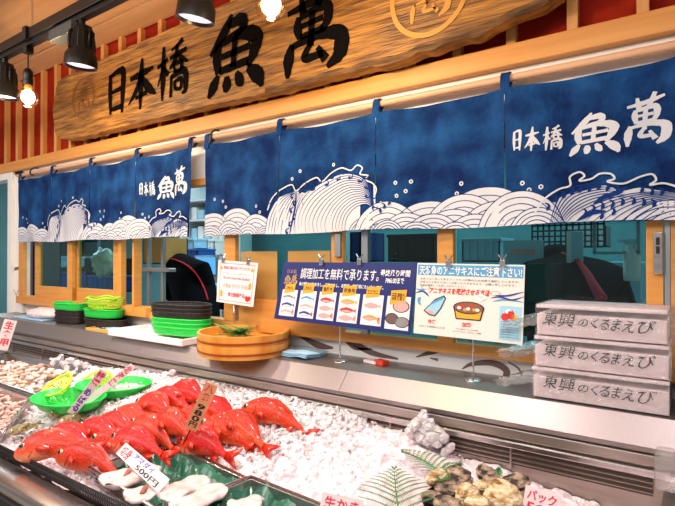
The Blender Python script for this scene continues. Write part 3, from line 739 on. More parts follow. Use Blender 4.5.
    # rising water left of the crest
    between([(268, 237), (271, 215), (281, 197), (296, 190)], [(300, 237), (301, 220), (303, 205), (306, 192)], 11)
    under([(300, 192), (312, 184), (326, 178), (342, 172), (354, 172), (362, 174)], 4)
    # great curling wave
    between([(296, 238), (297, 212), (312, 188), (338, 174), (360, 176), (372, 190), (376, 212)], [(350, 238), (345, 230), (348, 218), (356, 209), (365, 205), (372, 207), (377, 217)], 14, .007)
    for i, (px, py) in enumerate([(272, 206), (277, 199), (283, 193), (289, 189), (300, 190), (305, 184), (312, 187), (318, 180), (325, 182), (331, 175), (338, 177), (344, 171), (351, 176), (357, 172), (361, 180), (366, 177), (368, 187), (372, 186), (369, 196), (375, 197), (370, 206), (377, 206)]):
        claw(px, py, 3.2, 2.2-i*.13, -1)
    for i, (px, py) in enumerate([(294, 196), (296, 203), (293, 210), (296, 217), (292, 224), (289, 231)]): claw(px, py, 3.4, 1.2, 1)
    outlinew([(270, 210), (274, 198), (284, 188), (293, 184), (297, 190), (306, 182), (316, 176), (321, 180), (330, 172), (342, 167), (352, 170), (358, 165), (363, 168), (361, 174), (369, 176), (366, 180), (374, 184), (378, 190), (376, 200), (379, 212)])
    line([(297, 190), (296, 205), (293, 220), (290, 234)], .02)
    M_(366, 219, .17); M_(384, 224, .2)
    # panel 3: wide mounds
    for a_ in ((388, 202, .30), (430, 200, .33), (485, 186, .38), (462, 193, .30), (408, 213, .22), (452, 208, .28), (497, 200, .3), (433, 213, .22), (474, 213, .24), (390, 221, .14), (418, 222, .15), (455, 221, .16), (508, 214, .26), (492, 222, .14)): M_(*a_)
    for i, (px, py) in enumerate([(381, 212), (385, 207), (390, 203)]): claw(px, py, 3, 2.4-i*.3, -1)
    # panel 4: breaking crest, stripes rising to the right
    under([(536, 214), (548, 203), (562, 193), (578, 187), (592, 184), (606, 181), (622, 186), (640, 183), (656, 185), (670, 187), (684, 190), (690, 191)], 5)
    for a_ in ((520, 191, .28), (538, 208, .18)): M_(*a_)
    between([(551, 232), (556, 209), (566, 192), (592, 184), (618, 184)], [(560, 232), (572, 215), (590, 204), (606, 199), (626, 197)], 7, .007, False)
    between([(560, 236), (575, 216), (600, 203), (628, 195), (652, 192), (690, 190)], [(640, 238), (648, 225), (660, 214), (670, 207), (680, 203), (694, 200)], 9, .006, False)
    M_(668, 200, .26, 7); M_(680, 210, .2)
    outlinew([(537, 213), (546, 200), (560, 190), (571, 186), (571, 177), (580, 172), (585, 176), (580, 181), (592, 179), (600, 174), (611, 174), (615, 179), (608, 182), (624, 184), (640, 177), (652, 174), (656, 180), (650, 185), (664, 183), (682, 188)])
    for i, (px, py) in enumerate([(548, 208), (555, 200), (563, 196), (571, 192), (579, 190), (588, 189), (597, 187), (606, 188), (616, 190), (640, 190), (650, 192), (660, 192), (584, 214), (592, 210), (601, 207), (611, 205), (621, 203), (632, 202), (642, 203), (652, 204), (600, 217), (612, 213)]):
        claw(px, py, 4.2, 1.9, -1)
    line([(594, 205), (604, 198), (618, 193), (628, 187)], .03); line([(578, 222), (592, 214), (606, 212)], .03)
    for px, py in ((213, 199), (222, 201), (225, 207), (258, 206), (262, 212), (301, 170), (293, 178), (333, 163), (397, 183), (407, 191), (412, 181), (398, 196), (456, 192), (461, 182), (523, 183), (530, 190), (542, 187), (263, 218), (382, 204)): spray(px, py)
    for i in range(4):
        Wt[i].build('wave_print', 'print', panels[i], fix=False); Ln[i].build('wave_lines', 'line', panels[i], fix=False)
    q = MB()
    f3 = fnl(.0022)
    for ch, l_, r_, pt, pb in (('日', 513, 523, 129, 151), ('本', 525, 541, 127, 150), ('橋', 544, 562, 125, 149), ('魚', 570, 619, 112, 152), ('萬', 624, 667, 95, 142)):
        c0 = (l_+r_)/2; a0_, _ = uv(l_, 150); a1_, _ = uv(r_, 150); brush(q, ch, a0_, a1_, uv(c0, pb)[1], uv(c0, pt)[1], f3, 1.7 if ch in '日本橋' else 1.3)
    q.build('lettering', 'print', panels[3], fix=False)
    return t
noren(RX0, RX1, 'long indigo curtain with wave print right of the curtain gap', 0)
noren(-4.55, -2.375, 'indigo curtain with wave print left of the gap, near the door', 2)

# ================================================================== TRACK, LAMPS
RY, RZ_ = 1.3, 2.77
t = thing('lighting_track', 'black ceiling track with spot lamps along it', 'light track', (-2.5, RY, RZ_))
MB().bb(-7, .6, RY-.03, RY+.03, RZ_-.005, RZ_+.05, .003).build('rail', 'black', t)
MB().bb(-7, .6, RY-.018, RY+.018, RZ_-.03, RZ_-.004, .002).build('track_channel', 'black', t)
for px in (32, 700):
    v = PY(px, 20, RY) if px < 600 else Vector((-.9, 0, 0))
    MB().tube([(v.x, RY, RZ_+.04), (v.x, RY, 3.105)], .007, 8).build('hanger_rod', 'chrome', t)
    MB().bb(v.x-.02, v.x+.02, RY-.042, RY+.042, RZ_-.012, RZ_+.06, .003).build('rail_clip', 'black', t)
def spot(x, label, tilt=.12, box=True, rz=0.0, pw=1):
    t = thing('spot_lamp', label, 'lamp', (x, RY, RZ_-.03), group='black spot lamps on the track')
    S = 1.14
    if box: MB().bb(x-.25, x-.03, RY-.038, RY+.03, RZ_-.085, RZ_-.03, .003).build('driver_box', 'lampgrey', t)
    MB().tube([(x, RY, RZ_-.03), (x, RY, RZ_-.085)], .016, 10).build('stem', 'black', t)
    c = Vector((x, RY, RZ_-.14)); R = Matrix.Rotation(tilt, 3, 'Y') @ Matrix.Rotation(rz, 3, 'X')
    m = MB()
    for s in (-1, 1): m.tube(cr([(x, RY, RZ_-.083), (x+s*.0, RY+s*.05, RZ_-.09), (x, RY+s*.062, RZ_-.13), (x, RY+s*.062, RZ_-.18)], n=5), .007, 6)
    m.build('yoke', 'black', t, True)
    MB().lathe([(r_*S, z_*S) for r_, z_ in [(0, .07), (.036, .07), (.043, .05), (.045, -.02), (.064, -.055), (.066, -.10), (.061, -.10), (.058, -.08), (0, -.075)]], c, 26, R=R).build('lamp_head', 'black', t, 'auto')
    m = MB()
    for k in range(14):
        a = 2*PI*k/14; p = Vector((.053*math.cos(a), .046*math.sin(a), .015)); m.box(c+R@p, (.012, .003, .085), R=R@Matrix.Rotation(a, 3, 'Z'))
    m.build('cooling_fins', 'black', t)
    m = MB().lathe([(0, -.1), (.0665, -.1)], c, 24, R=R); m.build('lens', 'lens', t)
    MB().tube(cr([(x+.03, RY, RZ_-.09), (x+.085, RY-.01, RZ_-.1), (x+.08, RY-.01, RZ_-.15), (x+.04, RY, RZ_-.17)], n=5), .004, 6).build('cable', 'black', t, True)
    l = bpy.data.lights.new('spot_light', 'SPOT'); l.energy = SPOTP*pw; l.color = (1, .87, .89); l.spot_size = math.radians(105); l.spot_blend = .8; l.shadow_soft_size = .06
    lo = bpy.data.objects.new('spot_light', l); COL.objects.link(lo); lo.location = c+R@Vector((0, 0, -.125)); lo.rotation_euler = (-.12, tilt, 0); 
SPOTP = 50
spot(PY(82, 30, RY).x, 'black spot lamp hanging between bare bulb and sign lettering', .1)
spot(PY(5, 60, RY).x, 'black spot lamp at the left edge of the photo', .05)
spot(PY(199, -40, RY).x, 'black spot lamp at the top edge above the sign lettering', .2)
spot(-.75, 'black spot lamp on the track beyond the top right corner', 0, pw=.6)
spot(-.0, 'black spot lamp at the track end beyond the right corner', 0, pw=.45)
def bulb(px, py, label):
    v = PY(px, py, RY); x, z = v.x, v.z
    t = thing('light_bulb', label, 'bulb', (x, RY, z))
    MB().bb(x-.022, x+.022, RY-.02, RY+.02, RZ_-.065, RZ_-.03, .004).build('track_adapter', 'black', t)
    MB().tube([(x, RY, RZ_-.06), (x, RY, z+.14)], .0035, 6).build('cord', 'black', t)
    MB().lathe([(0, .15), (.012, .15), (.024, .135), (.026, .11), (.023, .1), (.026, .085), (.024, .06), (0, .06)], (x, RY, z), 18).build('socket', 'black', t, 'auto')
    MB().lathe([(.02, .06), (.026, .045), (.048, .015), (.055, -.012), (.047, -.042), (.025, -.06), (.001, -.065)], (x, RY, z), 20).build('glass_envelope', 'bulbglass', t, True)
    MB().blob((x, RY, z-.005), (.07, .07, .08)).build('filament', 'bulb', t, True)
    MB().lathe([(0, .06), (.017, .06), (.017, .04), (0, .04)], (x, RY, z), 14).build('cap', 'gold', t)
    l = bpy.data.lights.new('bulb_light', 'POINT'); l.energy = 26; l.color = (1, .78, .5); l.shadow_soft_size = .04
    lo = bpy.data.objects.new('bulb_light', l); COL.objects.link(lo); lo.location = (x, RY-.0, z-.075)
bulb(28, 96, 'glowing bare bulb on a cord at the far left'); bulb(271, 3, 'glowing bare bulb at the top edge before the sign')

# ================================================================== LEDGE + DISPLAY CASE
LX0, LX1 = -4.75, .75
t = thing('service_ledge', 'speckled steel ledge running below the windows', 'ledge', (-2, 1.9, 0))
pr = [(1.76, 1.13), (2.028, 1.13), (2.028, 1.10), (1.74, 1.04), (1.70, 1.043), (1.692, 1.06)]
def extr(pr, x0, x1, name, mt, t, **k):
    n = len(pr); m = MB(); m.add([(x, y, z) for x in (x0, x1) for y, z in pr], [tuple(range(n)), tuple(range(2*n-1, n-1, -1))]+[(i, (i+1) % n, n+(i+1) % n, n+i) for i in range(n)]); return m.build(name, mt, t, **k)
for x0, x1 in ((LX0, -2.56), (-2.558, -1.18), (-1.178, LX1)): extr(pr, x0, x1, 'top_section', 'ledge', t)
MB().bb(-4.75, .75, 1.765, 2.0, 0, 1.04).build('plinth', 'steeld', t)
t = thing('display_case', 'refrigerated steel fish case filled with ice', 'display case', (-2, 1.25, 0))
# back wall strips beneath the ledge
MB().bb(-4.75, .05, 1.715, 1.76, .80, 1.04).build('back_panel', 'steeld', t)
MB().bb(-4.75, .05, 1.70, 1.716, 1.003, 1.036, .003).build('upper_trim', 'steeld', t)
MB().bb(-4.75, .05, 1.69, 1.716, .975, .997, .004).build('middle_trim', 'steel', t)
m = MB().bb(-4.2, -.1, 1.708, 1.7165, .918, .972); m.build('vent_slot', 'slot', t)
m = MB()
for k in range(3): m.bb(-4.2, -.1, 1.700, 1.712, .926+k*.015, .929+k*.015)
m.build('vent_louvre', 'steeld', t)
x = -4.1
while x < -.2:
    MB().bb(x, x+.006, 1.698, 1.712, .905, .972).build('vent_divider', 'steeld', t); x += .45
MB().bb(-4.75, .05, .74, 1.72, .72, .78).build('pan', 'steeld', t)
MB().bb(-4.75, .05, .76, .82, .0, .70).build('front_panel', 'ochre', t)
MB().bb(-4.75, .05, .74, .80, .70, .81, .004).build('front_bumper', 'dark', t)
MB().bb(-4.75, .05, .75, .845, .81, .852, .008).build('front_rim', 'steel', t, 'auto')
# perforated guard along the rim
m = MB(); y0_ = .852
for i in range(3): z = .855+i*.0165; m.bb(-3.0, -.4, y0_, y0_+.003, z-.0022, z+.0022)
x = -3.0
while x < -.4:
    m.bb(x, x+.0035, y0_, y0_+.003, .855, .888); x += .0095
m.build('perforated_guard', 'black', t)
# end of the case at the right
MB().bb(-.075, .05, .8, 1.72, .0, .95, .01).build('end_panel', 'steel', t, 'auto')
v = PY(668, 462, 1.62); w_ = PY(668, 484, 1.62)
m = MB(); m.bb(v.x-.03, v.x+.05, 1.58, 1.66, w_.z-.01, v.z+.03, .012)
tag(m.build('acrylic_holder', 'acryl', None, 'auto'), 'clear rounded acrylic holder at the right edge of the case', 'holder')

# trays (rectangles in the pan)
def tray(name, corners, label, cat='tray', depth=.07, mt='steel', perf=False, rim=.016, group=None):
    """corners: far-left, far-right, near-right, near-left at rim height"""
    c = sum(corners, Vector())/4; zr = corners[0].z
    t = thing(name, label, cat, (c.x, c.y, zr-depth), group=group)
    inn = [c+(p-c)*.86-Vector((0, 0, depth)) for p in corners]; inn2 = [p-Vector((0, 0, .004)) for p in inn]
    m = MB(); th = [p+(c-p).normalized()*rim for p in corners]
    m.add(list(corners)+th+inn, [(0, 1, 5, 4), (1, 2, 6, 5), (2, 3, 7, 6), (3, 0, 4, 7), (4, 5, 9, 8), (5, 6, 10, 9), (6, 7, 11, 10), (7, 4, 8, 11), (8, 9, 10, 11)])
    o = m.build('pan', mt, t, fix=False); s = o.modifiers.new('s', 'SOLIDIFY'); s.thickness = .003; s.offset = 1 
    b = o.modifiers.new('b', 'BEVEL'); b.width = .003; b.segments = 2; b.limit_method = 'ANGLE'
    m = MB(); m.tube([*corners, corners[0]], .0065, 8); m.build('rolled_rim', 'steel', t, True)
    return t, c, inn
FL, FR = PZ(170, 443, .9), PZ(246, 478, .9); NL = PZ(90, 467, .9); NR = FR+(NL-FL)
T1, c1, in1 = tray('steel_tray', [FL, FR, NR, NL], 'perforated steel tray with green liner and pale fillets, nearest the front guard', mt='steel')
# dark perforated skirt on the near/left sides
m = MB()
for A, B, C, D in ((NL, FL, in1[3], in1[0]), (NL, NR, in1[3], in1[2])):
    n = 34
    for k in range(n):
        s = (k+.2)/n; e = (k+.75)/n
        for r in range(4):
            r0, r1 = .12+r*.2, .12+r*.2+.13
            off = (A+B)/2-c1; off.z = 0; off = off.normalized()*.006
            q = lambda s_, r_: (A.lerp(B, s_)).lerp(C.lerp(D, s_), r_)+off
            m.add([q(s, r0), q(e, r0), q(e, r1), q(s, r1)], [(0, 1, 2, 3)])
m.build('perforations', 'dark', T1)
FL2 = PZ(251, 477, .9); dx = (FR-FL); dy = (NL-FL); FR2 = FL2+dx*1.0
FR2 = PZ(325, 506, .9)
T2, c2, in2 = tray('steel_tray', [FL2, FR2, FR2+dy*.9, FL2+dy*.9], 'steel tray with green liner at the bottom edge, right of the perforated tray')
LA = [Vector((-3.95, 1.60, .93)), Vector((-2.98, 1.66, .93)), Vector((-2.62, 1.22, .92)), Vector((-3.60, 1.22, .92))]
T3, c3, in3 = tray('steel_tray', LA, 'large steel tray of mixed shellfish at the far left back', depth=.06)
LB = [Vector((-3.4, 1.19, .915)), Vector((-2.66, 1.19, .915)), Vector((-2.24, .9, .905)), Vector((-3.0, .88, .905))]
T4, c4, in4 = tray('steel_tray', LB, 'steel tray of small pink shrimp at the left edge', depth=.06)
# liners
def liner(t, corners, inn, seed, zb=.004):
    c = sum(corners, Vector())/4
    def f(a, b):
        out = corners[0].lerp(corners[1], a).lerp(corners[3].lerp(corners[2], a), b)
        e = max(abs(a-.5), abs(b-.5))*2; s = max(0, (e-.72)/.28)
        low = inn[0].lerp(inn[1], a).lerp(inn[3].lerp(inn[2], a), b)
        p = low.lerp(out*.965+c*.035, s); 
        p.z = low.z+.008+s*.048+noise.noise(Vector((a*6, b*6, seed)))*.02*(.3+s)+abs(noise.noise(Vector((a*13, b*9, seed))))*.012
        return p
    o = MB().grid(36, 28, f).build('green_liner', 'sheet'); 
    return o
l1 = liner(T1, [FL, FR, NR, NL], in1, 2); tag(l1, 'crumpled dark green plastic sheet under the pale fillets', 'liner')
l2 = liner(T2, [FL2, FR2, FR2+dy*.9, FL2+dy*.9], in2, 9); tag(l2, 'crumpled dark green plastic sheet in the right front tray', 'liner')
# fillets
def fillet(px0, py0, px1, py1, z, w, label, dark=False, thick=.024):
    A = PZ(px0, py0, z); B = PZ(px1, py1, z); d = B-A; L = d.length; d.normalize(); n_ = Vector((-d.y, d.x, 0))
    t = thing('fish_fillet', label, 'fish fillet', ((A+B)/2).to_tuple())
    sg = lambda v, p: abs(v)**p*(1 if v > 0 else -1)
    def f(a, b):
        x = -1+2*a; pw = (max(0, 1-abs(x)**7))**.5*(1-.35*a+.04*math.sin(a*7+px0)); ang = b*2*PI
        return (A+B)/2+d*(x*L/2+.012*sg(math.cos(ang), 1)*math.sin(px0))+n_*sg(math.cos(ang), .6)*w/2*pw+Vector((0, 0, sg(math.sin(ang), .6)*thick/2*(pw**.3)*.7+.010*noise.noise(Vector((a*4, math.cos(ang)*1.5, px0)))))
    MB().grid(28, 14, f).build('flesh', 'fillet', t, True)
    if dark:
        q = MB(); C = A+d*L*.42+n_*.0+Vector((0, 0, thick*.45)); q.blob(C, (.06, .018, .014), R=Matrix.Rotation(math.atan2(d.y, d.x)+.8, 3, 'Z'), amp=.3); q.build('dark_streak', 'filletd', t, True)
    return t
fillet(104, 485, 158, 466, .90, .14, 'white fish piece with a red gill cut in the left of the tray', True, .03)
fillet(126, 500, 168, 484, .90, .11, 'pale fish piece with an orange spot at the lower middle of tray', True)
fillet(160, 498, 208, 478, .905, .12, 'pale fillet with dark speckled end beside the price sign')
fillet(172, 512, 226, 486, .90, .12, 'pale fillet lying along the right front rim of the tray')
fillet(228, 512, 262, 500, .90, .11, 'white ribbed fish piece in the right front tray')
# shellfish in the left trays : counted loosely
m = MB()
for k in range(230):
    a, b = random.random(), random.random(); p = in3[0].lerp(in3[1], a).lerp(in3[3].lerp(in3[2], a), b)*.96+c3*.04
    p.z = .875+.035*random.random(); R = Matrix.Rotation(random.random()*6, 3, 'Z')@Matrix.Rotation(random.random()-.5, 3, 'X')
    m.cur = random.choice((0, 0, 1, 2)); m.blob(p, (random.uniform(.03, .07), .022, .02), R=R, n=8, m=6, amp=.3, seed=k)
o = m.build('shellfish', ['shrimp', 'clam', 'whitep'], None, True); tag(o, 'heap of pink and cream shellfish in the far left back tray', 'shellfish'); o['kind'] = 'stuff'
m = MB()
for k in range(420):
    a, b = random.random(), random.random(); p = in4[0].lerp(in4[1], a).lerp(in4[3].lerp(in4[2], a), b)
    p.z = .868+.03*random.random(); th = random.random()*6; q = [p+Vector((math.cos(th+s)*.012, math.sin(th+s)*.012, 0)) for s in (-1.4, -.5, .5, 1.4)]
    m.tube(q, [.003, .005, .004, .002], 5)
o = m.build('small_shrimp', 'shrimp', None, True); tag(o, 'heap of tiny pale pink shrimp in the left edge tray', 'shrimp'); o['kind'] = 'stuff'

# ------------------------------------------------------------------ ice
def sm(t): t = min(1, max(0, t)); return t*t*(3-2*t)
HB = [(-4.8, .86), (-3.4, .88), (-3.0, .93), (-2.4, .97), (-1.8, .985), (-1.2, .985), (-.95, .955), (-.6, .905), (-.36, .875), (-.1, .84), (.1, .83)]
def hb(x):
    for (a, p), (b, q) in zip(HB, HB[1:]):
        if x <= b: return p+(q-p)*sm((x-a)/(b-a))
    return .83
REC = [([FL, FR, NR, NL], .825), ([FL2, FR2, FR2+dy*.9, FL2+dy*.9], .825), (LA, .85), (LB, .84)]
def inside(x, y, q, mg=0):
    for a, b in zip(q, q[1:]+q[:1]):
        e = b-a; n_ = Vector((e.y, -e.x)); n_.normalize()
        if (x-a.x)*n_.x+(y-a.y)*n_.y < -mg: return False
    return True
def icez(x, y):
    z = .85+(hb(x)-.85)*sm((y-.92)/.72)
    for q, zz in REC:
        if inside(x, y, q, -.004) and False: z = min(z, zz)
        if inside(x, y, q, .012): z = min(z, zz)
    return z
vo = noise.voronoi
def icef(a, b):
    x = -3.95+a*3.86; y = .862+b*.848; z = icez(x, y)
    d, pts = vo(Vector((x*34, y*34, 0)))
    n_ = noise.noise(Vector((x*9, y*9, 2)))*.012
    cell = noise.cell(pts[0]*1.0)*.008-d[0]*.008
    return Vector((x, y, z+n_+cell))
m = MB().grid(760, 170, icef)
ice = m.build('crushed_ice', ['ice', 'chunk'], None, False, at=(-2, 1.3, .8), fix=False)
def rock(m, c, s, seed):
    rn = random.Random(seed); n = 6; vs = []
    R = Matrix.Rotation(rn.random()*6, 3, 'Z')@Matrix.Rotation(rn.random()*6, 3, 'X')
    for j, (rr, zz) in enumerate(((.55, -.5), (1, -.15), (.9, .25), (.45, .5))):
        for k in range(n):
            a = 2*PI*(k+.3*j)/n; q = rr*rn.uniform(.75, 1.15)*s/2; vs.append(Vector(c)+R@Vector((q*math.cos(a), q*math.sin(a)*.8, zz*s*rn.uniform(.8, 1.1))))
    m.add(vs, [(j*n+k, j*n+(k+1) % n, (j+1)*n+(k+1) % n, (j+1)*n+k) for j in range(3) for k in range(n)]+[tuple(range(n))[::-1], tuple(3*n+k for k in range(n))])
m = MB()
for k in range(9000):
    x = random.uniform(-3.3, -.12); y = .87+.83*random.random()**.85
    if any(inside(x, y, q, .012) for q, _ in REC): continue
    if x < -2.95 and not (y > 1.66): continue
    big = sm((-.75-x)/.5)*(.5+.5*sm((y-1.1)/.4)); s = random.uniform(.006, .012)+big*random.uniform(0, .018)
    if random.random() > .35+.65*big and y > 1.0: continue
    if y < 1.0: s *= 1.15
    z = icez(x, y)+s*.05
    rock(m, (x, y, z), s, k)
o = m.build('ice_lump', 'chunk', ice, False); o['kind'] = 'stuff'
m = MB()
for (px, py, s) in ((428, 428, .07), (418, 424, .06), (436, 432, .06), (442, 437, .05), (423, 418, .05), (165, 376, .05), (172, 372, .04), (60, 360, .07), (52, 362, .06), (70, 361, .07), (78, 364, .06), (86, 366, .05)):
    p = PY(px, py, 1.66); rock(m, p, s, int(px))
    for j in range(3): rock(m, p+Vector((random.uniform(-.04, .04), random.uniform(-.03, .01), random.uniform(-.05, -.01))), s*.8, int(px)*7+j)
o = m.build('clear_ice_shard', 'clearice', ice, False); o['kind'] = 'stuff'
tag(ice, 'bed of crushed ice filling the display case', 'ice'); ice['kind'] = 'stuff'

# ------------------------------------------------------------------ red fish
def fish_mesh(L=.46, H=.155, T=.085, bend=.0, arch=.03, mats=('fish', 'fin'), name='red_fish'):
    """head at x=0 side (-L/2), dorsal +z, right flank -y; origin mid belly"""
    m = MB(); prof = [(0, .04), (.02, .3), (.06, .55), (.12, .78), (.2, .95), (.3, 1), (.42, .9), (.55, .7), (.68, .46), (.78, .28), (.86, .2), (.9, .2)]
    pf = cr(prof, n=4); n = 18
    def spine(t): return Vector((-L/2+t*L, bend*math.sin(t*2.2)*L*.5+ (t**3)*bend*L*.6, arch*math.sin(PI*t)))
    vs = []
    for t, h in pf:
        h = max(h, .02); c = spine(t); th = T/2*(h**.8)*(1-.35*max(0, t-.5))
        for k in range(n):
            a = 2*PI*k/n; zz = math.sin(a); yy = math.cos(a)
            up = H*.56 if zz > 0 else H*.44
            sharp = abs(yy)**1.15*(1 if yy > 0 else -1)
            vs.append(c+Vector((0, sharp*th, zz*up*h)))
    N = len(pf)
    m.add(vs, [(i*n+k, i*n+(k+1) % n, (i+1)*n+(k+1) % n, (i+1)*n+k) for i in range(N-1) for k in range(n)]+[tuple(range(n))[::-1], tuple((N-1)*n+k for k in range(n))])
    m.cur = 1
    def fin(base0, base1, pts, th=.003):
        pl = [base0, base1]+pts; mid = len(m.v)
        k = len(pl); vs = [p+Vector((0, s*th/2, 0)) for s in (-1, 1) for p in pl]
        m.add(vs, [tuple(range(k)), tuple(range(2*k-1, k-1, -1))]+[(i, (i+1) % k, k+(i+1) % k, k+i) for i in range(k)])
    s = spine
    e = s(.9); fin(e+Vector((-.01, 0, -H*.09)), e+Vector((-.01, 0, H*.1)), [e+Vector((.04, .008, H*.2)), e+Vector((.095, .018, H*.32)), e+Vector((.075, .016, H*.14)), e+Vector((.045, .012, 0)), e+Vector((.07, .016, -H*.13)), e+Vector((.09, .018, -H*.28)), e+Vector((.035, .008, -H*.17))])
    ds = [(.3, .0), (.36, .06), (.42, .08), (.48, .07), (.54, .06), (.6, .05), (.66, .03), (.7, 0)]
    top = lambda t: s(t)+Vector((0, 0, H*.56*dict_h(t)*.96))
    def dict_h(t):
        for (a, p), (b, q) in zip(prof, prof[1:]):
            if t <= b: return p+(q-p)*(t-a)/(b-a)
        return .2
    pl = [top(t) for t, _ in ds]; pk = [top(t)+Vector((.012, 0, q*H)) for t, q in ds[1:-1]]
    for i in range(len(pl)-1):
        a, b = pl[i]-Vector((0, 0, .006)), pl[i+1]-Vector((0, 0, .006)); c_ = pk[min(i, len(pk)-1)]; d_ = pk[max(i-1, 0)]
        m.add([a+Vector((0, .0015, 0)), b+Vector((0, .0015, 0)), c_, d_, a-Vector((0, .0015, 0)), b-Vector((0, .0015, 0))], [(0, 1, 2, 3), (4, 3, 2, 5)])
    # anal fin + pectorals (both flanks) + gill edge
    a = s(.62)-Vector((0, 0, H*.44*.7*.9)); fin(a, a+Vector((.07, 0, .02)), [a+Vector((.075, 0, -.012)), a+Vector((.03, 0, -.04))])
    for sd in (-1, 1):
        a = s(.28)+Vector((0, sd*T*.5, -H*.1)); q = [a, a+Vector((.03, sd*.012, .02)), a+Vector((.085, sd*.02, .012)), a+Vector((.095, sd*.02, -.012)), a+Vector((.07, sd*.016, -.03)), a+Vector((.02, sd*.008, -.016))]
        m.add(q+[p+Vector((0, sd*-.003, 0)) for p in q], [tuple(range(6)), tuple(range(11, 5, -1))]+[(i, (i+1) % 6, 6+(i+1) % 6, 6+i) for i in range(6)])
        g = [s(.22)+Vector((.02*math.sin(u*PI), sd*T*.5*(.93-.28*(2*u-1)**2), H*(.3-.62*u))) for u in [i/8 for i in range(9)]]
        m.tube(g, .003, 5)
    m.cur = 0
    return m, s
def eyes(s, H, T, parent):
    for sd in (-1, 1):
        q = MB(); c = s(.105)+Vector((0, sd*T*.31, H*.12)); R = Matrix.Rotation(-sd*PI/2, 3, 'X').to_3x3()
        q.lathe([(.0, .0115), (.0105, .0102), (.0108, .0100)], c, 14, R=R); q.cur = 1
        q.lathe([(.0108, .0102), (.016, .007), (.019, .001), (.018, -.008)], c, 16, R=R)
        q.build('eye', ['eyek', 'eyew'], parent, True)
protos = []
for (H_, bend, arch) in ((.165, .12, .03), (.175, .0, .04), (.15, .3, .045)):
    m, s = fish_mesh(H=H_, bend=bend, arch=arch)
    o = m.build('red_fish', ['fish', 'fin'], None, True, at=(0, 0, 0)); eyes(s, H_, .085, o); protos.append(o)
FISH = [ # head px, tail px, z, proto, roll, scale, label
 (241, 403, 302, 436, .965, 2, 'red fish farthest right on the ice, tail curving free'),
 (219, 412, 268, 452, .96, 0, 'red fish directly behind the one lowest of the three free tails'),
 (197, 419, 262, 459, .955, 2, 'red fish with its back arched just right of the orange price sign foot'),
 (181, 438, 240, 463, .945, 1, 'orange red fish lying against the far rim of the steel tray'),
 (192, 400, 240, 425, .97, 0, 'red fish behind the top of the orange price sign'),
 (167, 387, 205, 405, .99, 1, 'red fish at the back of the pile, nearest the ledge'),
 (151, 391, 192, 414, .98, 0, 'red fish second from the back, pale cheek showing, left of the orange sign'),
 (134, 399, 178, 420, .965, 1, 'red fish behind the right green basket end, orange belly'),
 (170, 413, 205, 430, .955, 0, 'small red fish head just left of the orange sign foot'),
 (152, 414, 184, 438, .95, 1, 'red fish in the middle of the pile with a dark eye'),
 (112, 408, 152, 432, .955, 0, 'orange red fish just right of the green basket'),
 (128, 418, 162, 446, .955, 1, 'large deep red fish at the centre of the pile'),
 (96, 417, 138, 442, .945, 0, 'orange red fish below the left green basket'),
 (108, 435, 143, 452, .93, 1, 'deep red fish behind the top of the tray price sign'),
 (78, 422, 116, 444, .945, 0, 'red fish with round eye left of centre, behind two front fish'),
 (89, 434, 126, 457, .94, 2, 'pinkish red fish whose big eye sits left of the tray sign'),
 (46, 428, 95, 450, .94, 0, 'red fish at the left, behind the orange fish by the guard'),
 (14, 447, 75, 452, .925, 1, 'orange fish in the left front corner beside the black guard'),
 (57, 450, 104, 484, .925, 2, 'pink bellied red fish nearest the camera, left of the tray'),
]
def on_ice(px, py, off):
    z = .93
    for _ in range(8): p = PZ(px, py, z); z = icez(p.x, p.y)*.5+z*.5+off*.5
    return p
used = set()
for i, (hx, hy, tx, ty, z, k, lab) in enumerate(FISH):
    A = on_ice(hx, hy+7, .05); B = on_ice(tx, ty, .055); d = B-A; ln = d.length; d.normalize()
    if k not in used: o = protos[k]; used.add(k)
    else: o = dup(protos[k])
    sc_ = min(1.1, max(.64, ln/.54)); c = A+d*.23*sc_+Vector((0, 0, .0))
    yaw = math.atan2(d.y, d.x); roll = [-.45, -.7, -.58][i % 3]
    o.rotation_mode = 'QUATERNION'
    q = Matrix.Rotation(yaw, 4, 'Z')@Matrix.Rotation(-math.asin(d.z), 4, 'Y')@Matrix.Rotation(roll, 4, 'X')
    o.location = c; o.rotation_quaternion = q.to_quaternion(); o.scale = (sc_, sc_*random.uniform(1, 1.2), sc_*random.uniform(.95, 1.05))
    tag(o, lab, 'fish', 'red fish on the ice')
# olive fish at left
def ofish(px0, py0, px1, py1, z, label, s=.6):
    m, sp = fish_mesh(H=.13, T=.08, bend=.1, arch=.0)
    o = m.build('olive_fish', ['bfish', 'bfish'], None, True, at=(0, 0, 0)); eyes(sp, .13, .08, o)
    A = PZ(px0, py0, z); B = PZ(px1, py1, z); d = (B-A).normalized(); c = (A+B)/2
    o.location = c; o.rotation_euler = (-1.1, 0, math.atan2(d.y, d.x)); sc_ = (B-A).length/.5; o.scale = (sc_,)*3
    tag(o, label, 'fish')
ofish(8, 434, 44, 418, .9, 'mottled olive fish lying left of the red pile')
ofish(48, 417, 84, 402, .92, 'brown striped fish below the left green basket')
ofish(60, 425, 88, 408, .925, 'small greyish fish under the white and blue price sign')

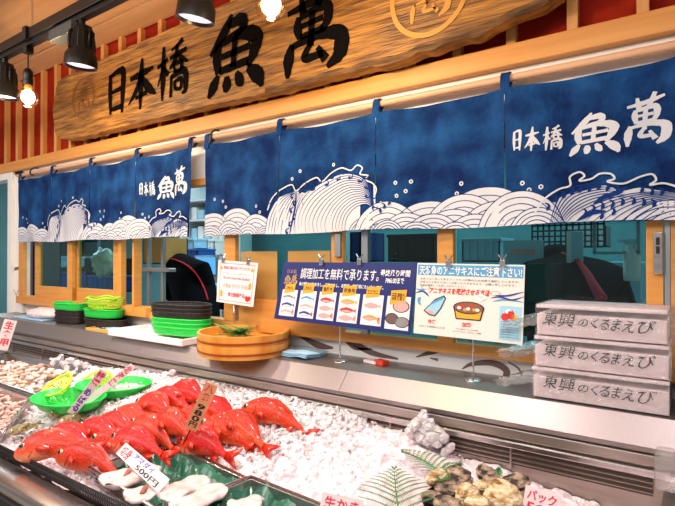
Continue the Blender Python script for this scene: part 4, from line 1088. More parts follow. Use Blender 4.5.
# ------------------------------------------------------------------ green baskets in the case
def oval_basket(cx_, cy_, z, rx, ry, h, rz, name, mt, label, cat='basket', ribs=26, flare=1.15, group=None, tilt=0):
    t = thing(name, label, cat, (cx_, cy_, z), rz, group)
    t.rotation_euler = (tilt, 0, rz)
    R = Wm(t)
    def pts(prof): return prof
    m = MB(); m.lathe([(0, .002), (.82, .002), (.88, .006), (1*flare*.93, h), (flare*.95, h+.002)], (0, 0, 0), 40, sx=rx, sy=ry); m.v = [R@p for p in m.v]
    o = m.build('bowl', mt, t, True); s = o.modifiers.new('s', 'SOLIDIFY'); s.thickness = .003
    m = MB(); m.tube([(rx*flare*.95*math.cos(2*PI*k/40), ry*flare*.95*math.sin(2*PI*k/40), h+.002) for k in range(41)], .004, 6); m.v = [R@p for p in m.v]
    m.build('rim', mt, t, True)
    m = MB()
    for k in range(ribs):
        a = 2*PI*k/ribs; m.tube([(rx*.5*math.cos(a), ry*.5*math.sin(a), .006), (rx*.86*math.cos(a), ry*.86*math.sin(a), .008), (rx*flare*.93*math.cos(a), ry*flare*.93*math.sin(a), h)], .0022, 4)
    m.v = [R@p for p in m.v]; m.build('rib', mt, t, True)
    return t
def dirz(a, b): d = b-a; return math.atan2(d.y, d.x)
c = PZ(69, 405, .93); oval_basket(c.x, c.y, .922, .165, .115, .045, .25, 'oval_basket', 'green', 'bright green oval plastic basket left of the other, beneath the price sign', tilt=.05)
c = PZ(114, 391, .95); oval_basket(c.x, c.y, .94, .165, .115, .045, .55, 'oval_basket', 'green', 'bright green oval plastic basket nearer the red fish pile', tilt=.05)
def net(px, py, z, rz, label, tilt):
    c = PZ(px, py, z); t = thing('strainer_basket', label, 'strainer', c, rz)
    t.rotation_euler = (tilt, 0, rz); R = Wm(t)
    P_ = lambda k, q: (q*.13*math.cos(k)*(1+.25*math.cos(k)), q*.07*math.sin(k), -.045*(1-q*q))
    m = MB(); m.tube([P_(2*PI*k/36, 1) for k in range(37)], .006, 7); m.v = [R@p for p in m.v]; m.build('rim', 'limer', t, True)
    m = MB()
    for k in range(26): a = 2*PI*k/26; m.tube([P_(a, q) for q in (.25, .5, .75, 1)], .0022, 4)
    for q in (.25, .45, .62, .8, .92): m.tube([P_(2*PI*k/30, q) for k in range(31)], .0022, 4)
    m.v = [R@p for p in m.v]; m.build('mesh_net', 'limer', t, True)
net(57, 384, .985, -.35, 'yellow green mesh strainer basket beside the shellfish tray', .55)
net(94, 381, .99, -.1, 'yellow green mesh strainer basket behind the two price signs', .55)

# ------------------------------------------------------------------ oysters and ferns
c = PZ(481, 512, .90)
PC = Vector((c.x, c.y, .885)); prx, pry = .165, .14
t = thing('oyster_plate', 'shallow black plate heaped with oysters on the ice', 'plate', PC)
MB().lathe([(0, 0), (.8, .0), (.95, .018), (1, .03), (.985, .032), (.9, .014), (0, .006)], PC, 40, sx=prx, sy=pry).build('dish', 'platek', t, True)
MB().lathe([(.6, 0), (.58, -.01), (0, -.01)], PC, 32, sx=prx, sy=pry).build('foot', 'platek', t, True)
oy = [(438, 478, .94, .085, 1.2, 'A', 'cream oyster at the left rear of the plate'), (450, 490, .945, .08, .4, 'B', 'grey brown oyster between the two cream ones, left side'),
      (467, 495, .955, .09, 1.5, 'A', 'tall tan oyster standing at the centre front'), (432, 497, .93, .06, .2, 'B', 'dark oyster at the left rim of the plate'),
      (458, 477, .945, .1, -.5, 'B', 'long grey oyster lying across the rear'), (486, 474, .94, .085, -.7, 'B', 'dark ridged oyster at the back right rim'),
      (482, 488, .95, .07, .9, 'A', 'small tan oyster right of the centre one'), (503, 497, .955, .1, .8, 'A', 'big round cream oyster with rings at the right'),
      (515, 483, .935, .08, -.9, 'B', 'dark oyster behind the big round cream one'), (476, 504, .95, .075, .1, 'A', 'tan oyster at the lower edge, left of the round one'),
      (447, 505, .945, .08, -.2, 'B', 'grey oyster at the lower left edge of the photo'), (527, 499, .93, .07, -1.1, 'B', 'brown oyster at the right rim by the price card'),
      (494, 482, .945, .07, -.3, 'B', 'speckled oyster between rear rim and the round cream one')]
def oyster(px, py, z, s, rz, kd, label, seed):
    p = PZ(px, py, z); R = Matrix.Rotation(rz, 3, 'Z')@Matrix.Rotation(.35, 3, 'X')
    m = MB(); n = 44; mm = 26; vs = []
    rnd = 1.0 if 'round' in label and 'big' in label else .62
    for j in range(mm+1):
        tt = PI*j/mm
        for k in range(n):
            a = 2*PI*k/n; v = Vector((math.sin(tt)*math.cos(a), math.sin(tt)*math.sin(a), math.cos(tt)))
            wv = 1+.16*noise.noise(v*2.2+Vector((seed, 0, 0)))+.08*noise.noise(v*6+Vector((0, seed, 0)))+.07*abs(noise.noise(v*14))+.05*math.sin(tt*30+3*noise.noise(v*2))*math.sin(tt)
            x = v.x*s/2*wv*(1); y = v.y*s/2*rnd*wv*(1+.25*v.x); zz = v.z*s*.26*wv
            vs.append(p+R@Vector((x, y, zz)))
    m.add(vs, [(j*n+k, (j+1)*n+k, (j+1)*n+(k+1) % n, j*n+(k+1) % n) for j in range(mm) for k in range(n)])
    o = m.build('oyster', 'oyA' if kd == 'A' else 'oyB', None, True); tag(o, label, 'oyster', 'oysters on the black plate')
for i, q in enumerate(oy): oyster(*q, i)
def fern(pts, w, label, seed=0):
    P_ = [Vector(p) for p in cr([tuple(PZ(*p)) for p in pts], n=8)]; n = len(P_)
    t = thing('fern_frond', label, 'fern', P_[-1]); MB().tube(P_, [.0012+.0018*i/n for i in range(n)], 5).build('stem', 'fern', t, True)
    m = MB()
    for i in range(1, n-1, 2):
        tn = (P_[i+1]-P_[i-1]).normalized(); side = Vector((-tn.y, tn.x, 0)).normalized(); s = i/n
        l = w*(min(1, s*1.5))*(1-.15*s)
        for sd in (-1, 1):
            d = (side*sd+tn*-.55).normalized(); nn = Vector((0, 0, 1))
            base = P_[i]; tip = base+d*l+Vector((0, 0, .006))
            m.tube([base, base.lerp(tip, .6)+Vector((0, 0, .006)), tip], [.0011, .0009, .0004], 4)
            K = max(4, int(l/.0065))
            for k in range(K):
                f = (k+.6)/K; b_ = base.lerp(tip, f)+Vector((0, 0, .005*math.sin(f*PI)))
                ll = .0105*(1-f*.75)+.002
                for s2 in (-1, 1):
                    e = (tn*s2*1.0+d*.5).normalized(); q = d*.0021
                    m.add([b_-q, b_+q, b_+e*ll*.6+q*.7+Vector((0, 0, .001)), b_+e*ll, b_+e*ll*.55-q*.7], [(0, 1, 2, 3, 4)])
    m.build('leaflet', 'fern', t)
fern([(394, 468, .95), (395, 482, .945), (397, 500, .94), (402, 535, .93)], .135, 'green fern frond in front, its tip pointing away from the camera')
fern([(401, 452, .955), (415, 456, .955), (430, 464, .955), (444, 476, .95)], .075, 'green fern frond behind, its tip reaching left across the ice')
fern([(462, 466, .95), (452, 467, .95), (446, 473, .95), (440, 482, .945)], .03, 'short fern sprig behind the left oysters')
fern([(499, 470, .945), (498, 474, .945), (494, 480, .94)], .02, 'tiny fern tip poking up behind the black plate rim')

# ------------------------------------------------------------------ cards
def card(name, a, b, w, mt, label, texts, th=.0015, stick=0, cat='price sign', facing=None):
    """a bottom centre, b top centre (world)"""
    a, b = Vector(a), Vector(b); up = (b-a); H = up.length; up.normalize()
    view = (CAM-(a+b)/2).normalized() if facing is None else Vector(facing)
    rt = up.cross(view).normalized(); nn = rt.cross(up).normalized()
    t = thing(name, label, cat, a)
    m = MB(); m.prism([(-w/2, 0), (w/2, 0), (w/2, H), (-w/2, H)], lambda x, z: a+rt*x+up*z, -nn*th); m.build('card', mt, t)
    if stick: MB().tube([a-up*stick, a+up*.05], .0025, 6).v and MB().tube([a-up*stick-nn*.004, a+up*H*.6-nn*.004], .0025, 6).build('stick', 'wicker', t)
    fn = lambda x, z: a+rt*x+up*z+nn*.0008
    for (s, mt2, x0, x1, z0, z1, vert) in texts:
        q = MB()
        if vert == 'V':
            n_ = len(s); ch = (z1-z0)
            for i_, c_ in enumerate(s): f_ = x1-(x1-x0)*i_/n_; g_ = x1-(x1-x0)*(i_+.88)/n_; write(q, c_, (z0-.5)*w, (z1-.5)*w, g_*H, f_*H, fn, .03, wob=.04)
        elif vert == 'D':
            f2 = lambda x, z: b-up*x+rt*z+nn*.0008
            write(q, s, x0*H, x1*H, z0*w-w/2, z1*w-w/2, f2, .02, wob=.06)
        elif vert:   # run along the length
            f2 = lambda x, z: fn(z, x) if False else a+up*x+rt*(-z)+nn*.0008
            write(q, s, x0*H, x1*H, z0*w-w/2, z1*w-w/2, f2, .02, wob=.06)
        else: write(q, s, (x0-.5)*w, (x1-.5)*w, z0*H, z1*H, fn, .02, wob=.06)
        q.build('handwriting', mt2, t, fix=False)
    return t
a = PZ(2, 352, .98); card('price_sign', PZ(1, 350, .97), PY(11, 320, PZ(1, 350, .97).y+.03), .075, 'card', 'white card with red handwriting at the far left edge', [('生食用', 'cpink', .1, .95, .15, .85, 'V')])
a = PZ(71, 414, .93); card('price_sign', a, PY(104, 371, a.y+.03), .036, 'card', 'slanting white price strip with blue characters and red top over green baskets', [('めばる', 'cblue', .06, .6, .14, .86, 'V'), ('特選', 'cpink', .66, .97, .06, .94, 'V')], stick=.06)
a = PZ(84, 404, .95); card('price_sign', a, PY(133, 366, a.y+.1), .03, 'card', 'slanting pale price strip behind, pointing towards the ledge', [('北海道', 'cpink', .5, .97, .1, .9, 'V')], stick=.05)
a = PZ(190, 430, .98); card('price_sign', a, PY(212, 384, a.y+.02), .046, 'orange', 'orange price sign standing among the red fish', [('980円', 'cblack', .06, .56, .2, .8, 'V'), ('八角', 'cpink', .62, .97, .14, .86, 'V')], stick=.07)
a = PZ(164, 486, .93); card('price_sign', a, PY(121, 448, a.y+.10), .045, 'card', 'white price sign leaning over the pale fillets in the tray', [('アマダイ', 'cblue', .3, .75, .5, .94, 'D'), ('切身', 'cpink', .04, .26, .1, .9, 'D'), ('500円', 'cblack', .45, .92, .06, .46, 'D')])
a = PZ(340, 514, .93); card('price_sign', a, PY(343, 496, a.y+.01), .11, 'card', 'pinkish card with red marks at the bottom edge, left of the ferns', [('生かき', 'cpink', .08, .92, .2, .85, False)])
a = PZ(539, 516, .93); card('price_sign', a, PY(543, 490, a.y+.01), .085, 'card', 'pinkish card with red writing right of the oysters', [('パック', 'cpink', .08, .92, .5, .9, False), ('500', 'cpink', .1, .9, .05, .42, False)])

# ------------------------------------------------------------------ things on the ledge
LZ = 1.1305
def peanut(a): return 1+.16*math.cos(2*a)
def wbasket(cx_, cy_, z, rx, ry, h, rz, mt, name, label, group=None, plan=peanut, seg=48, parent=None, shallow=False):
    t = thing(name, label, 'basket', (cx_, cy_, z), rz, group); R = Wm(t)
    m = MB(); m.lathe([(0, .002), (.90, .002), (.94, .006), (.97, h*.5), (1, h), (.97, h), (.93, .01), (0, .006)], (0, 0, 0), seg, sx=rx, sy=ry, plan=plan); m.v = [R@p for p in m.v]; m.build('bowl', mt, t, 'auto')
    m = MB(); m.tube([(rx*.99*plan(2*PI*k/seg)*math.cos(2*PI*k/seg), ry*.99*plan(2*PI*k/seg)*math.sin(2*PI*k/seg), h) for k in range(seg+1)], .005, 6); m.v = [R@p for p in m.v]; m.build('rim', mt, t, True)
    return t
ORD = ['lowest', 'second', 'third', 'fourth', 'fifth']
def wave_plan(a): return 1+.10*math.cos(2*a)-.07*math.sin(3*a)
# big stack
cb = PZ(186, 336, LZ+.015); bx, by = cb.x, 1.885
z = LZ+.03
for k in range(3):
    wbasket(bx, by, z, .185, .115, .045, .12, 'green', 'plastic_basket', '%s bright green basket of the stack in front of the hatch' % ['lowest', 'middle', 'topmost'][k], 'green baskets of the big stack', wave_plan); z += .024
z += .012
for k in range(3):
    wbasket(bx, by, z, .187, .117, .045, .12, 'wicker', 'wicker_basket', '%s black wicker basket of the stack in front of the hatch' % ['lowest', 'middle', 'topmost'][k], 'black baskets of the big stack', wave_plan); z += .021
# left stack : black under a green one
def at_ledge(px, y): # x on the ledge for a pixel column at depth y
    r = ray(px, 320); return r.x/r.y*y
lx = at_ledge(72, 1.9)
z = LZ
for k in range(3): wbasket(lx, 1.9, z, .125, .09, .045, .1, 'wicker', 'wicker_basket', '%s black wicker basket of the left stack under a green lid basket' % ['lowest', 'middle', 'topmost'][k], 'black baskets of the left stack', wave_plan, 36); z += .026
wbasket(lx, 1.9, z+.014, .14, .1, .05, .1, 'green', 'plastic_basket', 'green basket on the leftmost black wicker stack', None, wave_plan, 36)
lx2 = at_ledge(105, 1.9)
wbasket(lx2+.03, 1.9, LZ, .17, .1, .06, .1, 'wicker', 'wicker_basket', 'black wicker basket under green and lime baskets beside the posts', None, wave_plan, 36)
wbasket(lx2, 1.9, LZ+.068, .15, .1, .055, .1, 'green', 'plastic_basket', 'green basket between the black one below and lime one above', None, wave_plan, 36)
# lime woven basket
t = thing('woven_basket', 'lime green woven plastic basket on top of the green one', 'basket', (lx2+.02, 1.9, LZ+.13)); c = Vector((lx2+.0, 1.9, LZ+.125))
m = MB(); m.lathe([(0, .0), (.09, 0), (.095, .005)], c, 36, sx=1.1); 
for k in range(44): a = 2*PI*k/44; m.tube([c+Vector((q*1.1*math.cos(a+tw), q*math.sin(a+tw), zz)) for q, zz, tw in ((.093, .003, 0), (.1, .03, .08), (.112, .07, .0))], .0028, 4)
for zz, q in ((.02, .097), (.04, .103), (.055, .108)): m.tube([c+Vector((q*1.1*math.cos(2*PI*k/36), q*math.sin(2*PI*k/36), zz)) for k in range(37)], .003, 5)
m.build('woven_bowl', 'lime', t, True); m = MB(); m.tube([c+Vector((0.113*1.1*math.cos(2*PI*k/36), .113*math.sin(2*PI*k/36), .072+.006*math.sin(k))) for k in range(37)], .006, 6); m.build('rim', 'lime', t, True)
# pinkish wrapped bundle and blue sheet at the left
x = at_ledge(46, 1.9)
m = MB(); m.blob((x, 1.9, LZ+.045), (.42, .2, .09), n=24, m=10, amp=.2, fr=2); o = m.build('wrapped_bundle', mat('bubble_wrap', '#e6cfcf', .3, col2='#f3e6e6', scale=30, bump=.8, bscale=60), None, True)
tag(o, 'pale pink bubble wrapped bundle at the left end of the ledge', 'bundle')
x = at_ledge(38, 1.86)
tag(MB().bb(x-.3, x+.18, 1.8, 1.98, LZ, LZ+.012, .004).build('blue_pad', 'pgrey' if 0 else 'cloth'), 'flat light blue pad under the pink bundle', 'pad')
# yellow tray with scraps
x = at_ledge(112, 1.84)
t = thing('yellow_tray', 'flat yellow tray with scraps in front of the lime basket', 'tray', (x, 1.84, LZ))
MB().bb(x-.16, x+.16, 1.77, 1.9, LZ, LZ+.006).bb(x-.17, x-.155, 1.765, 1.905, LZ, LZ+.016).bb(x+.155, x+.17, 1.765, 1.905, LZ, LZ+.016).bb(x-.17, x+.17, 1.762, 1.772, LZ, LZ+.016).bb(x-.17, x+.17, 1.9, 1.91, LZ, LZ+.016).build('tray_body', 'yellowp', t)
m = MB()
for k in range(9): m.box((x-.1+.026*k, 1.83+random.uniform(-.03, .03), LZ+.012+.002*k), (.04, .02, .003), rz=random.random()*3)
m.build('scraps', 'lblue', t)
x = at_ledge(150, 1.88)+.0
m = MB(); m.box((x+.05, 1.93, LZ+.03), (.16, .08, .05), rz=.3); o = None
# foam tray
A = PZ(106, 333, LZ+.01); B = PZ(190, 345, LZ+.01); x0 = A.x+.04; x1 = bx+.2
t = thing('foam_tray', 'white foam tray carrying the big green and black basket stack', 'tray', ((x0+x1)/2, 1.84, LZ))
m = MB(); m.bb(x0, x1, 1.72, 1.99, LZ, LZ+.012, .004); m.build('base', 'foam', t)
m = MB()
for a_, b_, c_, d_ in ((x0, x1, 1.715, 1.73), (x0, x1, 1.985, 2.0), (x0-.005, x0+.01, 1.715, 2.0), (x1-.01, x1+.005, 1.715, 2.0)): m.bb(a_, b_, c_, d_, LZ+.002, LZ+.038, .004)
m.build('rim', 'foam', t)
# tubs
def tub(cx_, cy_, z, label, inner=True):
    t = thing('wooden_tub', label, 'tub', (cx_, cy_, z)); h = .058
    MB().lathe([(0, .004), (.207, .004), (.207, 0), (.217, 0), (.225, h), (.212, h), (.206, .012), (0, .012)], (cx_, cy_, z), 56).build('tub_body', 'tub', t, 'auto')
    MB().lathe([(.2205, .018), (.224, .018), (.2255, .028), (.2215, .028)], (cx_, cy_, z), 56).build('hoop', 'hoop', t, 'auto')
tcx, tcy = at_ledge(244, 1.80), 1.80
tub(tcx, tcy, LZ, 'lower of the two nested wooden tubs on the ledge'); tub(tcx, tcy, LZ+.05, 'upper wooden tub, with green leaves inside')
m = MB()
for k in range(26):
    a = random.uniform(2.2, 4.2); r = random.uniform(.02, .16); p = Vector((tcx+r*math.cos(a)-.04, tcy+r*math.sin(a)*.8+.06, LZ+.075+random.random()*.035)); d = Vector((math.cos(a*3), math.sin(a*3), random.uniform(-.1, .35)))*.075; n_ = Vector((-d.y, d.x, 0)).normalized()*.014
    m.add([p-d, p+n_, p+d, p-n_, p+Vector((0, 0, .004))], [(0, 1, 4), (1, 2, 4), (2, 3, 4), (3, 0, 4)])
o = m.build('leaf_sprig', 'leaf'); tag(o, 'bunch of green leaves lying in the upper wooden tub', 'leaves'); o['kind'] = 'stuff'
# blue cloth
cc = Vector((at_ledge(296, 1.9), 1.9, LZ))
m = MB()
def fc(a, b): 
    x = (a-.5)*.27; y = (b-.5)*.15; return cc+Matrix.Rotation(-.1, 3, 'Z')@Vector((x, y, .01+.004*math.sin(a*9+b*3)+.004*noise.noise(Vector((a*4, b*4, 1)))))
for l in range(3):
    m.grid(16, 10, lambda a, b, l=l: fc(a, b)+Vector((l*.003, l*.002, l*.007)))
o = m.build('folded_cloth', 'cloth', None, True); s = o.modifiers.new('s', 'SOLIDIFY'); s.thickness = .003; tag(o, 'folded pale blue cloth right of the wooden tubs', 'cloth')
c = PZ(378, 364, LZ); t = thing('marker_box', 'small red and white packet lying on the ledge', 'packet', (c.x, c.y, LZ)); 
MB().box(c+Vector((-.03, .0, .008)), (.07, .04, .014), rz=-.2, bev=.002).build('white_card', 'card', t); MB().box(c+Vector((.02, -.005, .011)), (.055, .04, .02), rz=-.3, bev=.002).build('red_box', mat('red_packet', '#e0402c', .5), t)

# ------------------------------------------------------------------ posters on stands
def poster(q, Y, tilt_y, mt, label, name='notice_board'):
    """q: px corners TL, TR, BR, BL"""
    TL, TR = PY(*q[0], Y), PY(*q[1], Y); BR, BL = PY(*q[2], Y-tilt_y), PY(*q[3], Y-tilt_y)
    W = ((TR-TL).length+(BR-BL).length)/2; H = ((TL-BL).length+(TR-BR).length)/2
    def fn(off=0):
        n_ = (TR-TL).cross(BL-TL).normalized()
        if n_.y > 0: n_ = -n_
        return lambda x, z: (BL.lerp(BR, x)).lerp(TL.lerp(TR, x), z)+n_*off
    t = thing(name, label, 'notice', (BL+BR)/2)
    m = MB(); m.prism([(0, 0), (1, 0), (1, 1), (0, 1)], fn(0), (0, .003, 0)); m.build('sheet', mt, t)
    return t, fn, W, H
def flat(t, name, mt, poly, f): 
    m = MB(); tri = tessellate_polygon([[Vector((x, z, 0)) for x, z in poly]]); m.add([f(x, z) for x, z in poly], [tuple(a) for a in tri]); return m.build(name, mt, t, fix=False)
def rectp(x0, x1, z0, z1): return [(x0, z0), (x1, z0), (x1, z1), (x0, z1)]
def words(t, s, mt, x0, x1, z0, z1, f, bold=.02, shear=0, wob=0, name='lettering'):
    m = MB(); write(m, s, x0, x1, z0, z1, f, bold, shear, wob); return m.build(name, mt, t, fix=False)
def stand(t, px, y, ztop, base=True):
    x = at_ledge(px, y); m = MB().tube([(x, y, LZ), (x, y, ztop)], .004, 8); m.build('pole', 'chrome', t, True)
    MB().lathe([(0, .006), (.03, .005), (.034, 0), (0, 0)], (x, y, LZ), 20).build('foot', 'chrome', t, True)
def clip(t, px, py, Y):
    v = PY(px, py, Y); m = MB().box(v+Vector((0, -.004, 0)), (.022, .012, .03), bev=.003).tube([v+Vector((0, -.008, .012)), v+Vector((-.012, -.014, .035))], .003, 6).tube([v+Vector((0, -.004, .012)), v+Vector((.012, .004, .035))], .003, 6)
    m.build('clip', 'chrome', t)
# small red & white notice
t, fn, W, H = poster([(218.5, 260), (258, 263), (253, 307), (216.5, 301.5)], 1.9, 0, 'posterw', 'small white notice with red multilingual writing beside the wooden tubs')
f1 = fn(.001)
m = MB()
for r_ in (rectp(.06, .94, .05, .07), rectp(.06, .94, .93, .95), rectp(.06, .08, .05, .95), rectp(.92, .94, .05, .95)): m.add([f1(*p) for p in r_], [(0, 1, 2, 3)])
m.build('pink_border', 'ppink', t, fix=False)
words(t, '商品に触らないでください', 'cpink', .16, .86, .80, .88, f1); words(t, '手を触れないようお願い致します', 'pgrey', .14, .88, .69, .73, f1, .0)
words(t, 'Do not touch the product', 'pred', .16, .86, .55, .64, f1, .01); words(t, '상품을 만지지 마세요', 'ppink', .16, .86, .36, .47, f1); words(t, '请勿触摸产品', 'cpink', .3, .76, .16, .27, f1)
for x in (.10, .89): flat(t, 'warning_mark', 'pyel', [(x-.045, .79), (x+.045, .79), (x, .88)], f1)
flat(t, 'small_figure', 'pyel', [(.1, .14), (.16, .14), (.17, .26), (.13, .31), (.09, .26)], f1); flat(t, 'small_figure', 'pyel', [(.84, .38), (.9, .38), (.9, .5), (.87, .54), (.83, .5)], f1)
flat(t, 'crab_mark', 'pred', [(.78, .12), (.84, .09), (.9, .13), (.92, .2), (.87, .24), (.84, .2), (.8, .24), (.77, .19)], f1)
stand(t, 234, 1.915, 1.4); clip(t, 224, 260, 1.9); clip(t, 249, 262, 1.9)
# navy poster
t, fn, W, H = poster([(284, 262), (417, 263), (410, 335), (274, 318.5)], 1.87, .03, 'posterb', 'wide navy notice with six fish pictures and yellow tags')
f1, f2, f3, f4 = fn(.001), fn(.0016), fn(.0022), fn(.003)
m = MB(); charset = [('日', .045, .07), ('本', .072, .097), ('橋', .10, .125)]
for ch, a, b in charset: brush(m, ch, a, b, .80, .875, f1, 1.0*.6)
brush(m, '魚', .035, .085, .62, .77, f1, .8); brush(m, '萬', .09, .14, .62, .78, f1, .8); m.build('gold_lettering', 'gold', t, fix=False)
words(t, '調理加工を無料で承ります。', 'white', .165, .76, .72, .90, f1, .006); words(t, '最終承り時間', 'white', .77, .965, .80, .90, f1, .02); words(t, 'PM6:00まで', 'white', .81, .93, .70, .785, f1, .02)
words(t, '魚介類は二枚おろし、三枚おろし、お刺身、塩焼用にもいたします。', 'white', .165, .8, .60, .665, f1, .02)
cells = [(.035, .165), (.19, .32), (.345, .475), (.50, .645), (.67, .81), (.835, .985)]
tags = ['三枚おろし', '二枚おろし', '塩焼き', '刺身用', 'エビカニ', '活貝 殻取り']
def fishpoly(cx_, cz, w, h, s=1):
    P_ = [(-.5, 0), (-.38, .22), (-.1, .42), (.18, .28), (.36, .06), (.5, .3), (.46, 0), (.5, -.3), (.36, -.06), (.18, -.28), (-.1, -.4), (-.38, -.24)]
    return [(cx_+x*w*s, cz+z*h) for x, z in P_]
pals = [('pgrey', 'pnavy'), ('psky', 'ppink'), ('pred', 'ppink'), ('pyel', 'pred'), ('ppink', 'gold'), ('pgrey', 'pgrey')]
for i, (a, b) in enumerate(cells):
    w = b-a; flat(t, 'picture_panel', 'posterw', rectp(a, b, .07 if i < 5 else .05, .52), f1)
    zc = (.40, .24, .14) if i not in (5,) else ()
    for k, z in enumerate((.39, .26, .14) if i < 4 else ((.36, .18) if i == 4 else ())):
        flat(t, 'fish_picture', pals[i][min(k, 1)] if k < 2 else 'pnavy' if i == 1 else 'ppink', fishpoly((a+b)/2, z, w*.85, .11), f2)
        flat(t, 'fish_picture', 'posterw' if i < 2 else 'ppink', fishpoly((a+b)/2-.004, z-.015, w*.6, .05), f3)
    if i == 5:
        for (x, z, rx, rz_, c_) in ((a+w*.62, .38, .05, .08, 'ppink'), (a+w*.28, .2, .04, .075, 'brown'), (a+w*.72, .16, .045, .07, 'pgrey')):
            flat(t, 'shell_picture', 'cblack', [(x+rx*1.08*math.cos(q*PI/7), z+rz_*1.1*math.sin(q*PI/7)) for q in range(14)], f2)
            flat(t, 'shell_picture', c_, [(x+rx*.95*math.cos(q*PI/7), z+rz_*.95*math.sin(q*PI/7)) for q in range(14)], f3)
    z0, z1 = (.50, .66) if i else (.49, .64)
    if i == 5: z0, z1 = .43, .63
    ta, tb = a+w*.12, a+w*.78
    flat(t, 'yellow_tag', 'pyel', [(ta, z0-.03), (tb, z0), (tb+.004, z1-.01), (ta+.004, z1-.03)], f3)
    words(t, tags[i], 'cblack', ta+.01, tb-.008, z0+.03, z1-.06, f4, .02)
    words(t, '人気' if i % 2 else '旬', 'pred', b-w*.2, b-w*.05, .1, .2, f3, .01)
stand(t, 340, 1.885, 1.4); clip(t, 322, 262, 1.868); clip(t, 360, 262, 1.868)
# anisakis warning
t, fn, W, H = poster([(417.5, 263), (525, 265), (522.5, 345), (413.5, 333)], 1.87, .03, 'posterc', 'white notice with blue headline, fish and cooking pot drawings')
f1, f2, f3, f4 = fn(.001), fn(.0016), fn(.0022), fn(.003)
flat(t, 'blue_band', 'psky', [(.01, .83), (.99, .83), (.99, .98), (.01, .98)], f1)
words(t, '天然魚のアニサキスにご注意下さい!', 'pnavy', .03, .98, .835, .965, f2, .03); words(t, '天然魚のアニサキスにご注意下さい!', 'white', .03, .98, .835, .965, f3, .02)
for k, s in enumerate(('当店では入荷した魚をアニサキス対策のため目視で確認していますが、', '生食される際は十分にご注意いただきますよう、お願い申し上げます。', '安全に美味しくお召し上がりください。')):
    words(t, s, 'cblack', .04, (.96, .93, .5)[k], .765-k*.045, .795-k*.045, f2, 0)
words(t, 'アニサキスを死滅させる方法', 'pred', .14, .71, .575, .665, f2, .03, .15)
# fish piece
flat(t, 'fish_drawing', 'cblack', [(.09, .33), (.20, .50), (.29, .56), (.31, .52), (.27, .38), (.21, .26), (.15, .27)], f2)
flat(t, 'fish_drawing', 'lblue', [(.105, .335), (.205, .485), (.285, .54), (.298, .515), (.26, .385), (.205, .275), (.155, .285)], f3)
flat(t, 'fish_drawing', 'psky', [(.125, .39), (.205, .485), (.285, .54), (.29, .52), (.22, .46)], f4); flat(t, 'fish_drawing', 'ppink', [(.11, .33), (.18, .335), (.205, .28), (.155, .288)], f4)
flat(t, 'snow_mark', 'psky', [(.02, .50), (.06, .52), (.05, .44), (.07, .40), (.03, .42)], f2)
# pot
flat(t, 'pot_drawing', 'cblack', [(.385, .40), (.41, .25), (.64, .25), (.665, .40)], f2); flat(t, 'pot_drawing', 'pyel', [(.40, .39), (.42, .265), (.63, .265), (.65, .39)], f3)
E_ = lambda cx_, cz, rx, rz_, n=20: [(cx_+rx*math.cos(2*PI*k/n), cz+rz_*math.sin(2*PI*k/n)) for k in range(n)]
flat(t, 'pot_drawing', 'cblack', E_(.525, .41, .145, .085), f3); flat(t, 'pot_drawing', 'pbrown', E_(.525, .41, .13, .072), f4)
f5 = fn(.0036)
for k in range(7): flat(t, 'pot_filling', ['posterw', 'pred', 'gold'][k % 3], E_(.44+.028*k, .405+.03*math.sin(k*2), .02, .022, 10), f5)
for x, z in ((.6, .56), (.63, .58), (.66, .56), (.63, .53)): flat(t, 'steam_drawing', 'white', E_(x, z, .025, .03, 12), f3)
for x, z in ((.41, .51), (.40, .55)): flat(t, 'steam_drawing', 'white', E_(x, z, .018, .025, 12), f3)
words(t, '冷凍', 'pred', .14, .22, .155, .215, f2, .03); words(t, '加熱', 'pred', .47, .56, .155, .215, f2, .03)
words(t, '-20℃で24時間以上冷凍', 'cblack', .05, .31, .10, .125, f2, 0); words(t, '中心部まで十分加熱', 'cblack', .42, .62, .11, .13, f2, 0); words(t, '60℃で1分以上、70℃以上で瞬時', 'cblack', .39, .65, .075, .095, f2, 0)
flat(t, 'pale_box', 'lblue', rectp(.80, .985, .04, .47), f2)
for q, c_ in (((.85, .33, .035, .05), 'pred'), ((.9, .36, .03, .06), 'pred'), ((.88, .40, .03, .03), 'white'), ((.93, .33, .03, .035), 'pyel')): flat(t, 'seafood_drawing', c_, E_(*q, 12), f3)
for k in range(6): words(t, '生食は新鮮なものを', 'cblack', .815, .97, .225-k*.032, .245-k*.032, f3, 0)
for k, pts in enumerate(([(.72, .56), (.8, .58), (.9, .55), (1, .60)], [(.74, .52), (.85, .55), (1, .53)], [(0, .57), (.06, .6), (.1, .58), (.14, .53)], [(0, .63), (.05, .62), (.1, .63)], [(.76, .6), (.86, .6), (1, .66)])):
    m = MB(); q = cr(pts, n=5); ribbon(m, q, .022, f2, True); m.build('wave_drawing', 'psky' if k % 2 else 'pnavy', t, fix=False)
for cx_, cz in ((.10, .66), (.76, .62)):
    m = MB(); disc(m, cx_, cz, .045, lambda x, z, c=cz: f2(x, c+(z-c)*.7), 16, .038); m.build('cloud_drawing', 'pgrey', t, fix=False)
stand(t, 473, 1.885, 1.4); clip(t, 449, 264, 1.868); clip(t, 503, 264, 1.868)

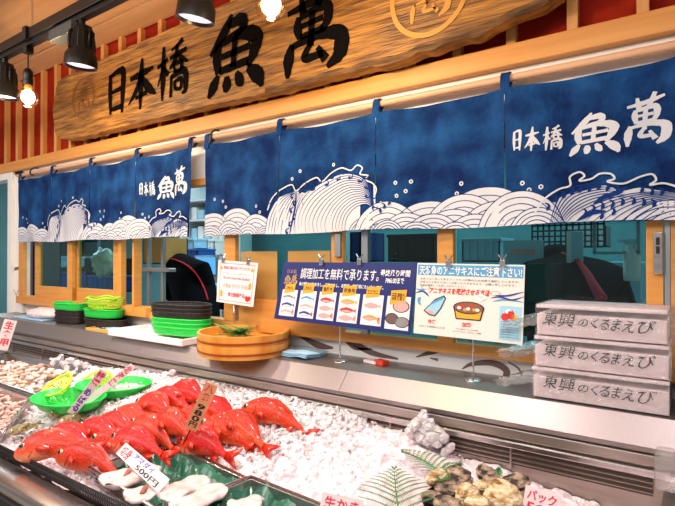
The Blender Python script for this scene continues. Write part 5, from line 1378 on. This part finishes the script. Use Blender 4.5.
# ------------------------------------------------------------------ wrapped cartons
BX0, BX1 = PY(533, 350, 1.775).x, PY(669, 370, 1.775).x
BY0, BY1 = 1.78, 2.0
hh = .1; labs = ['bottom', 'middle', 'top']
for k in range(3):
    z0 = LZ+.004+k*(hh+.004); ox = [0, .006, .012][k]; dxo = [.0, .0, -.004][k]
    t = thing('wrapped_carton', '%s pinkish white carton of the plastic wrapped stack with black brush writing' % labs[k], 'carton', ((BX0+BX1)/2, (BY0+BY1)/2, z0), group='wrapped cartons on the ledge')
    MB().bb(BX0+ox, BX1+dxo, BY0, BY1, z0, z0+hh-.03, .003).build('carton_body', 'carton', t)
    MB().bb(BX0+ox-.002, BX1+dxo+.002, BY0-.002, BY1+.002, z0+hh-.012, z0+hh, .003).build('carton_lid', 'carton', t)
    f = lambda x, z: Vector((x, BY0-.0035, z)); w = BX1-BX0
    m = MB()
    for i, (ch, a, b, zz0, zz1) in enumerate((('東', .10, .19, .38, .74), ('興', .22, .33, .34, .72), ('の', .37, .43, .38, .56), ('く', .465, .505, .36, .60), ('る', .53, .59, .34, .60), ('ま', .62, .67, .34, .62), ('え', .70, .765, .32, .60), ('び', .80, .90, .30, .64))):
        write(m, ch, BX0+(a-.008)*w, BX0+(b+.008)*w, z0+(zz0-.03)*hh, z0+(zz1+.04)*hh, f, .003, .25, .09)
    m.build('brush_writing', 'cblack', t, fix=False)
    # film
    m = MB(); cxm, cym = (BX0+BX1)/2, (BY0+BY1)/2
    def sk(a, b, k=k, z0=z0, ox=ox):
        # loop around front/top/back
        per = [(BY0-.006, z0+.002), (BY0-.008, z0+hh*.5), (BY0-.005, z0+hh+.001), ((BY0+BY1)/2, z0+hh+.0035), (BY1+.004, z0+hh+.001), (BY1+.006, z0+.004)]
        s = b*(len(per)-1); i = min(int(s), len(per)-2); fr_ = s-i; y = per[i][0]*(1-fr_)+per[i+1][0]*fr_; z = per[i][1]*(1-fr_)+per[i+1][1]*fr_
        x = BX0-.004+ox+(BX1-BX0+.006)*a; n1 = noise.noise(Vector((a*9, b*12, k*3+.5)))
        return Vector((x, y-.007*abs(n1)*(1 if b < .4 else 0), z+(.0012*n1 if b > .4 else 0)))
    m.grid(50, 34, sk)
    # gathered ends
    def flap(a, b, k=k, z0=z0, ox=ox):
        e = a; zc = z0+hh*.45
        y = BY0+.0+(BY1-BY0)*b*(1-.3*e)+.01*math.sin(b*20)*e; 
        z = zc+(.5-e*.32)*hh*math.sin(b*9+k)*.9*(.3+.7*e)-.03*e; z = max(z, z0+.001)
        x = BX0-.004+ox-.12*e*(1+.3*noise.noise(Vector((b*5, k, 0))))+.006*math.sin(b*33)*e
        return Vector((x, y, z+.008*noise.noise(Vector((a*6, b*14, k)))))
    m.grid(14, 40, flap)
    m.build('plastic_wrap', 'wrap', t, True)
# dark item at right edge behind cartons
tag(MB().bb(BX1+.02, BX1+.16, 1.80, 1.98, LZ, LZ+.14, .01).build('dark_box', 'dark'), 'black box at the right edge beside the wrapped cartons', 'box')

# ================================================================== LIGHTS
def area(name, loc, size, e, col, rot=(0, 0, 0), sy=None):
    l = bpy.data.lights.new(name, 'AREA'); l.energy = e; l.color = col; l.size = size
    if sy: l.shape = 'RECTANGLE'; l.size_y = sy
    o = bpy.data.objects.new(name, l); COL.objects.link(o); o.location = loc; o.rotation_euler = rot; return o
# unseen fill lights added over the aisle; ceiling lamps for the kitchen
area('aisle_fill', (-1.2, -.6, 3.0), 4.5, 110, (1, .93, .88), (.5, 0, 0), 1.2)
area('aisle_fill', (-4.2, -.3, 3.0), 3, 60, (1, .93, .88), (.5, 0, 0), 1.2)
area('kitchen_lamp', (-3.0, 3.4, 2.9), 3, 55, (.72, .96, 1), sy=.6)
area('kitchen_lamp', (-.4, 3.4, 2.9), 2, 34, (.7, .96, 1), sy=.6)
area('corridor_lamp', (-6.6, 2.7, 2.9), 1, 60, (.8, .95, 1))
w = bpy.data.worlds.new('world'); sc.world = w; w.use_nodes = True
w.node_tree.nodes['Background'].inputs[0].default_value = (1, .95, .95, 1); w.node_tree.nodes['Background'].inputs[1].default_value = .38
sc.cycles.use_denoising = True
sc.cycles.max_bounces = 8; sc.cycles.transparent_max_bounces = 16
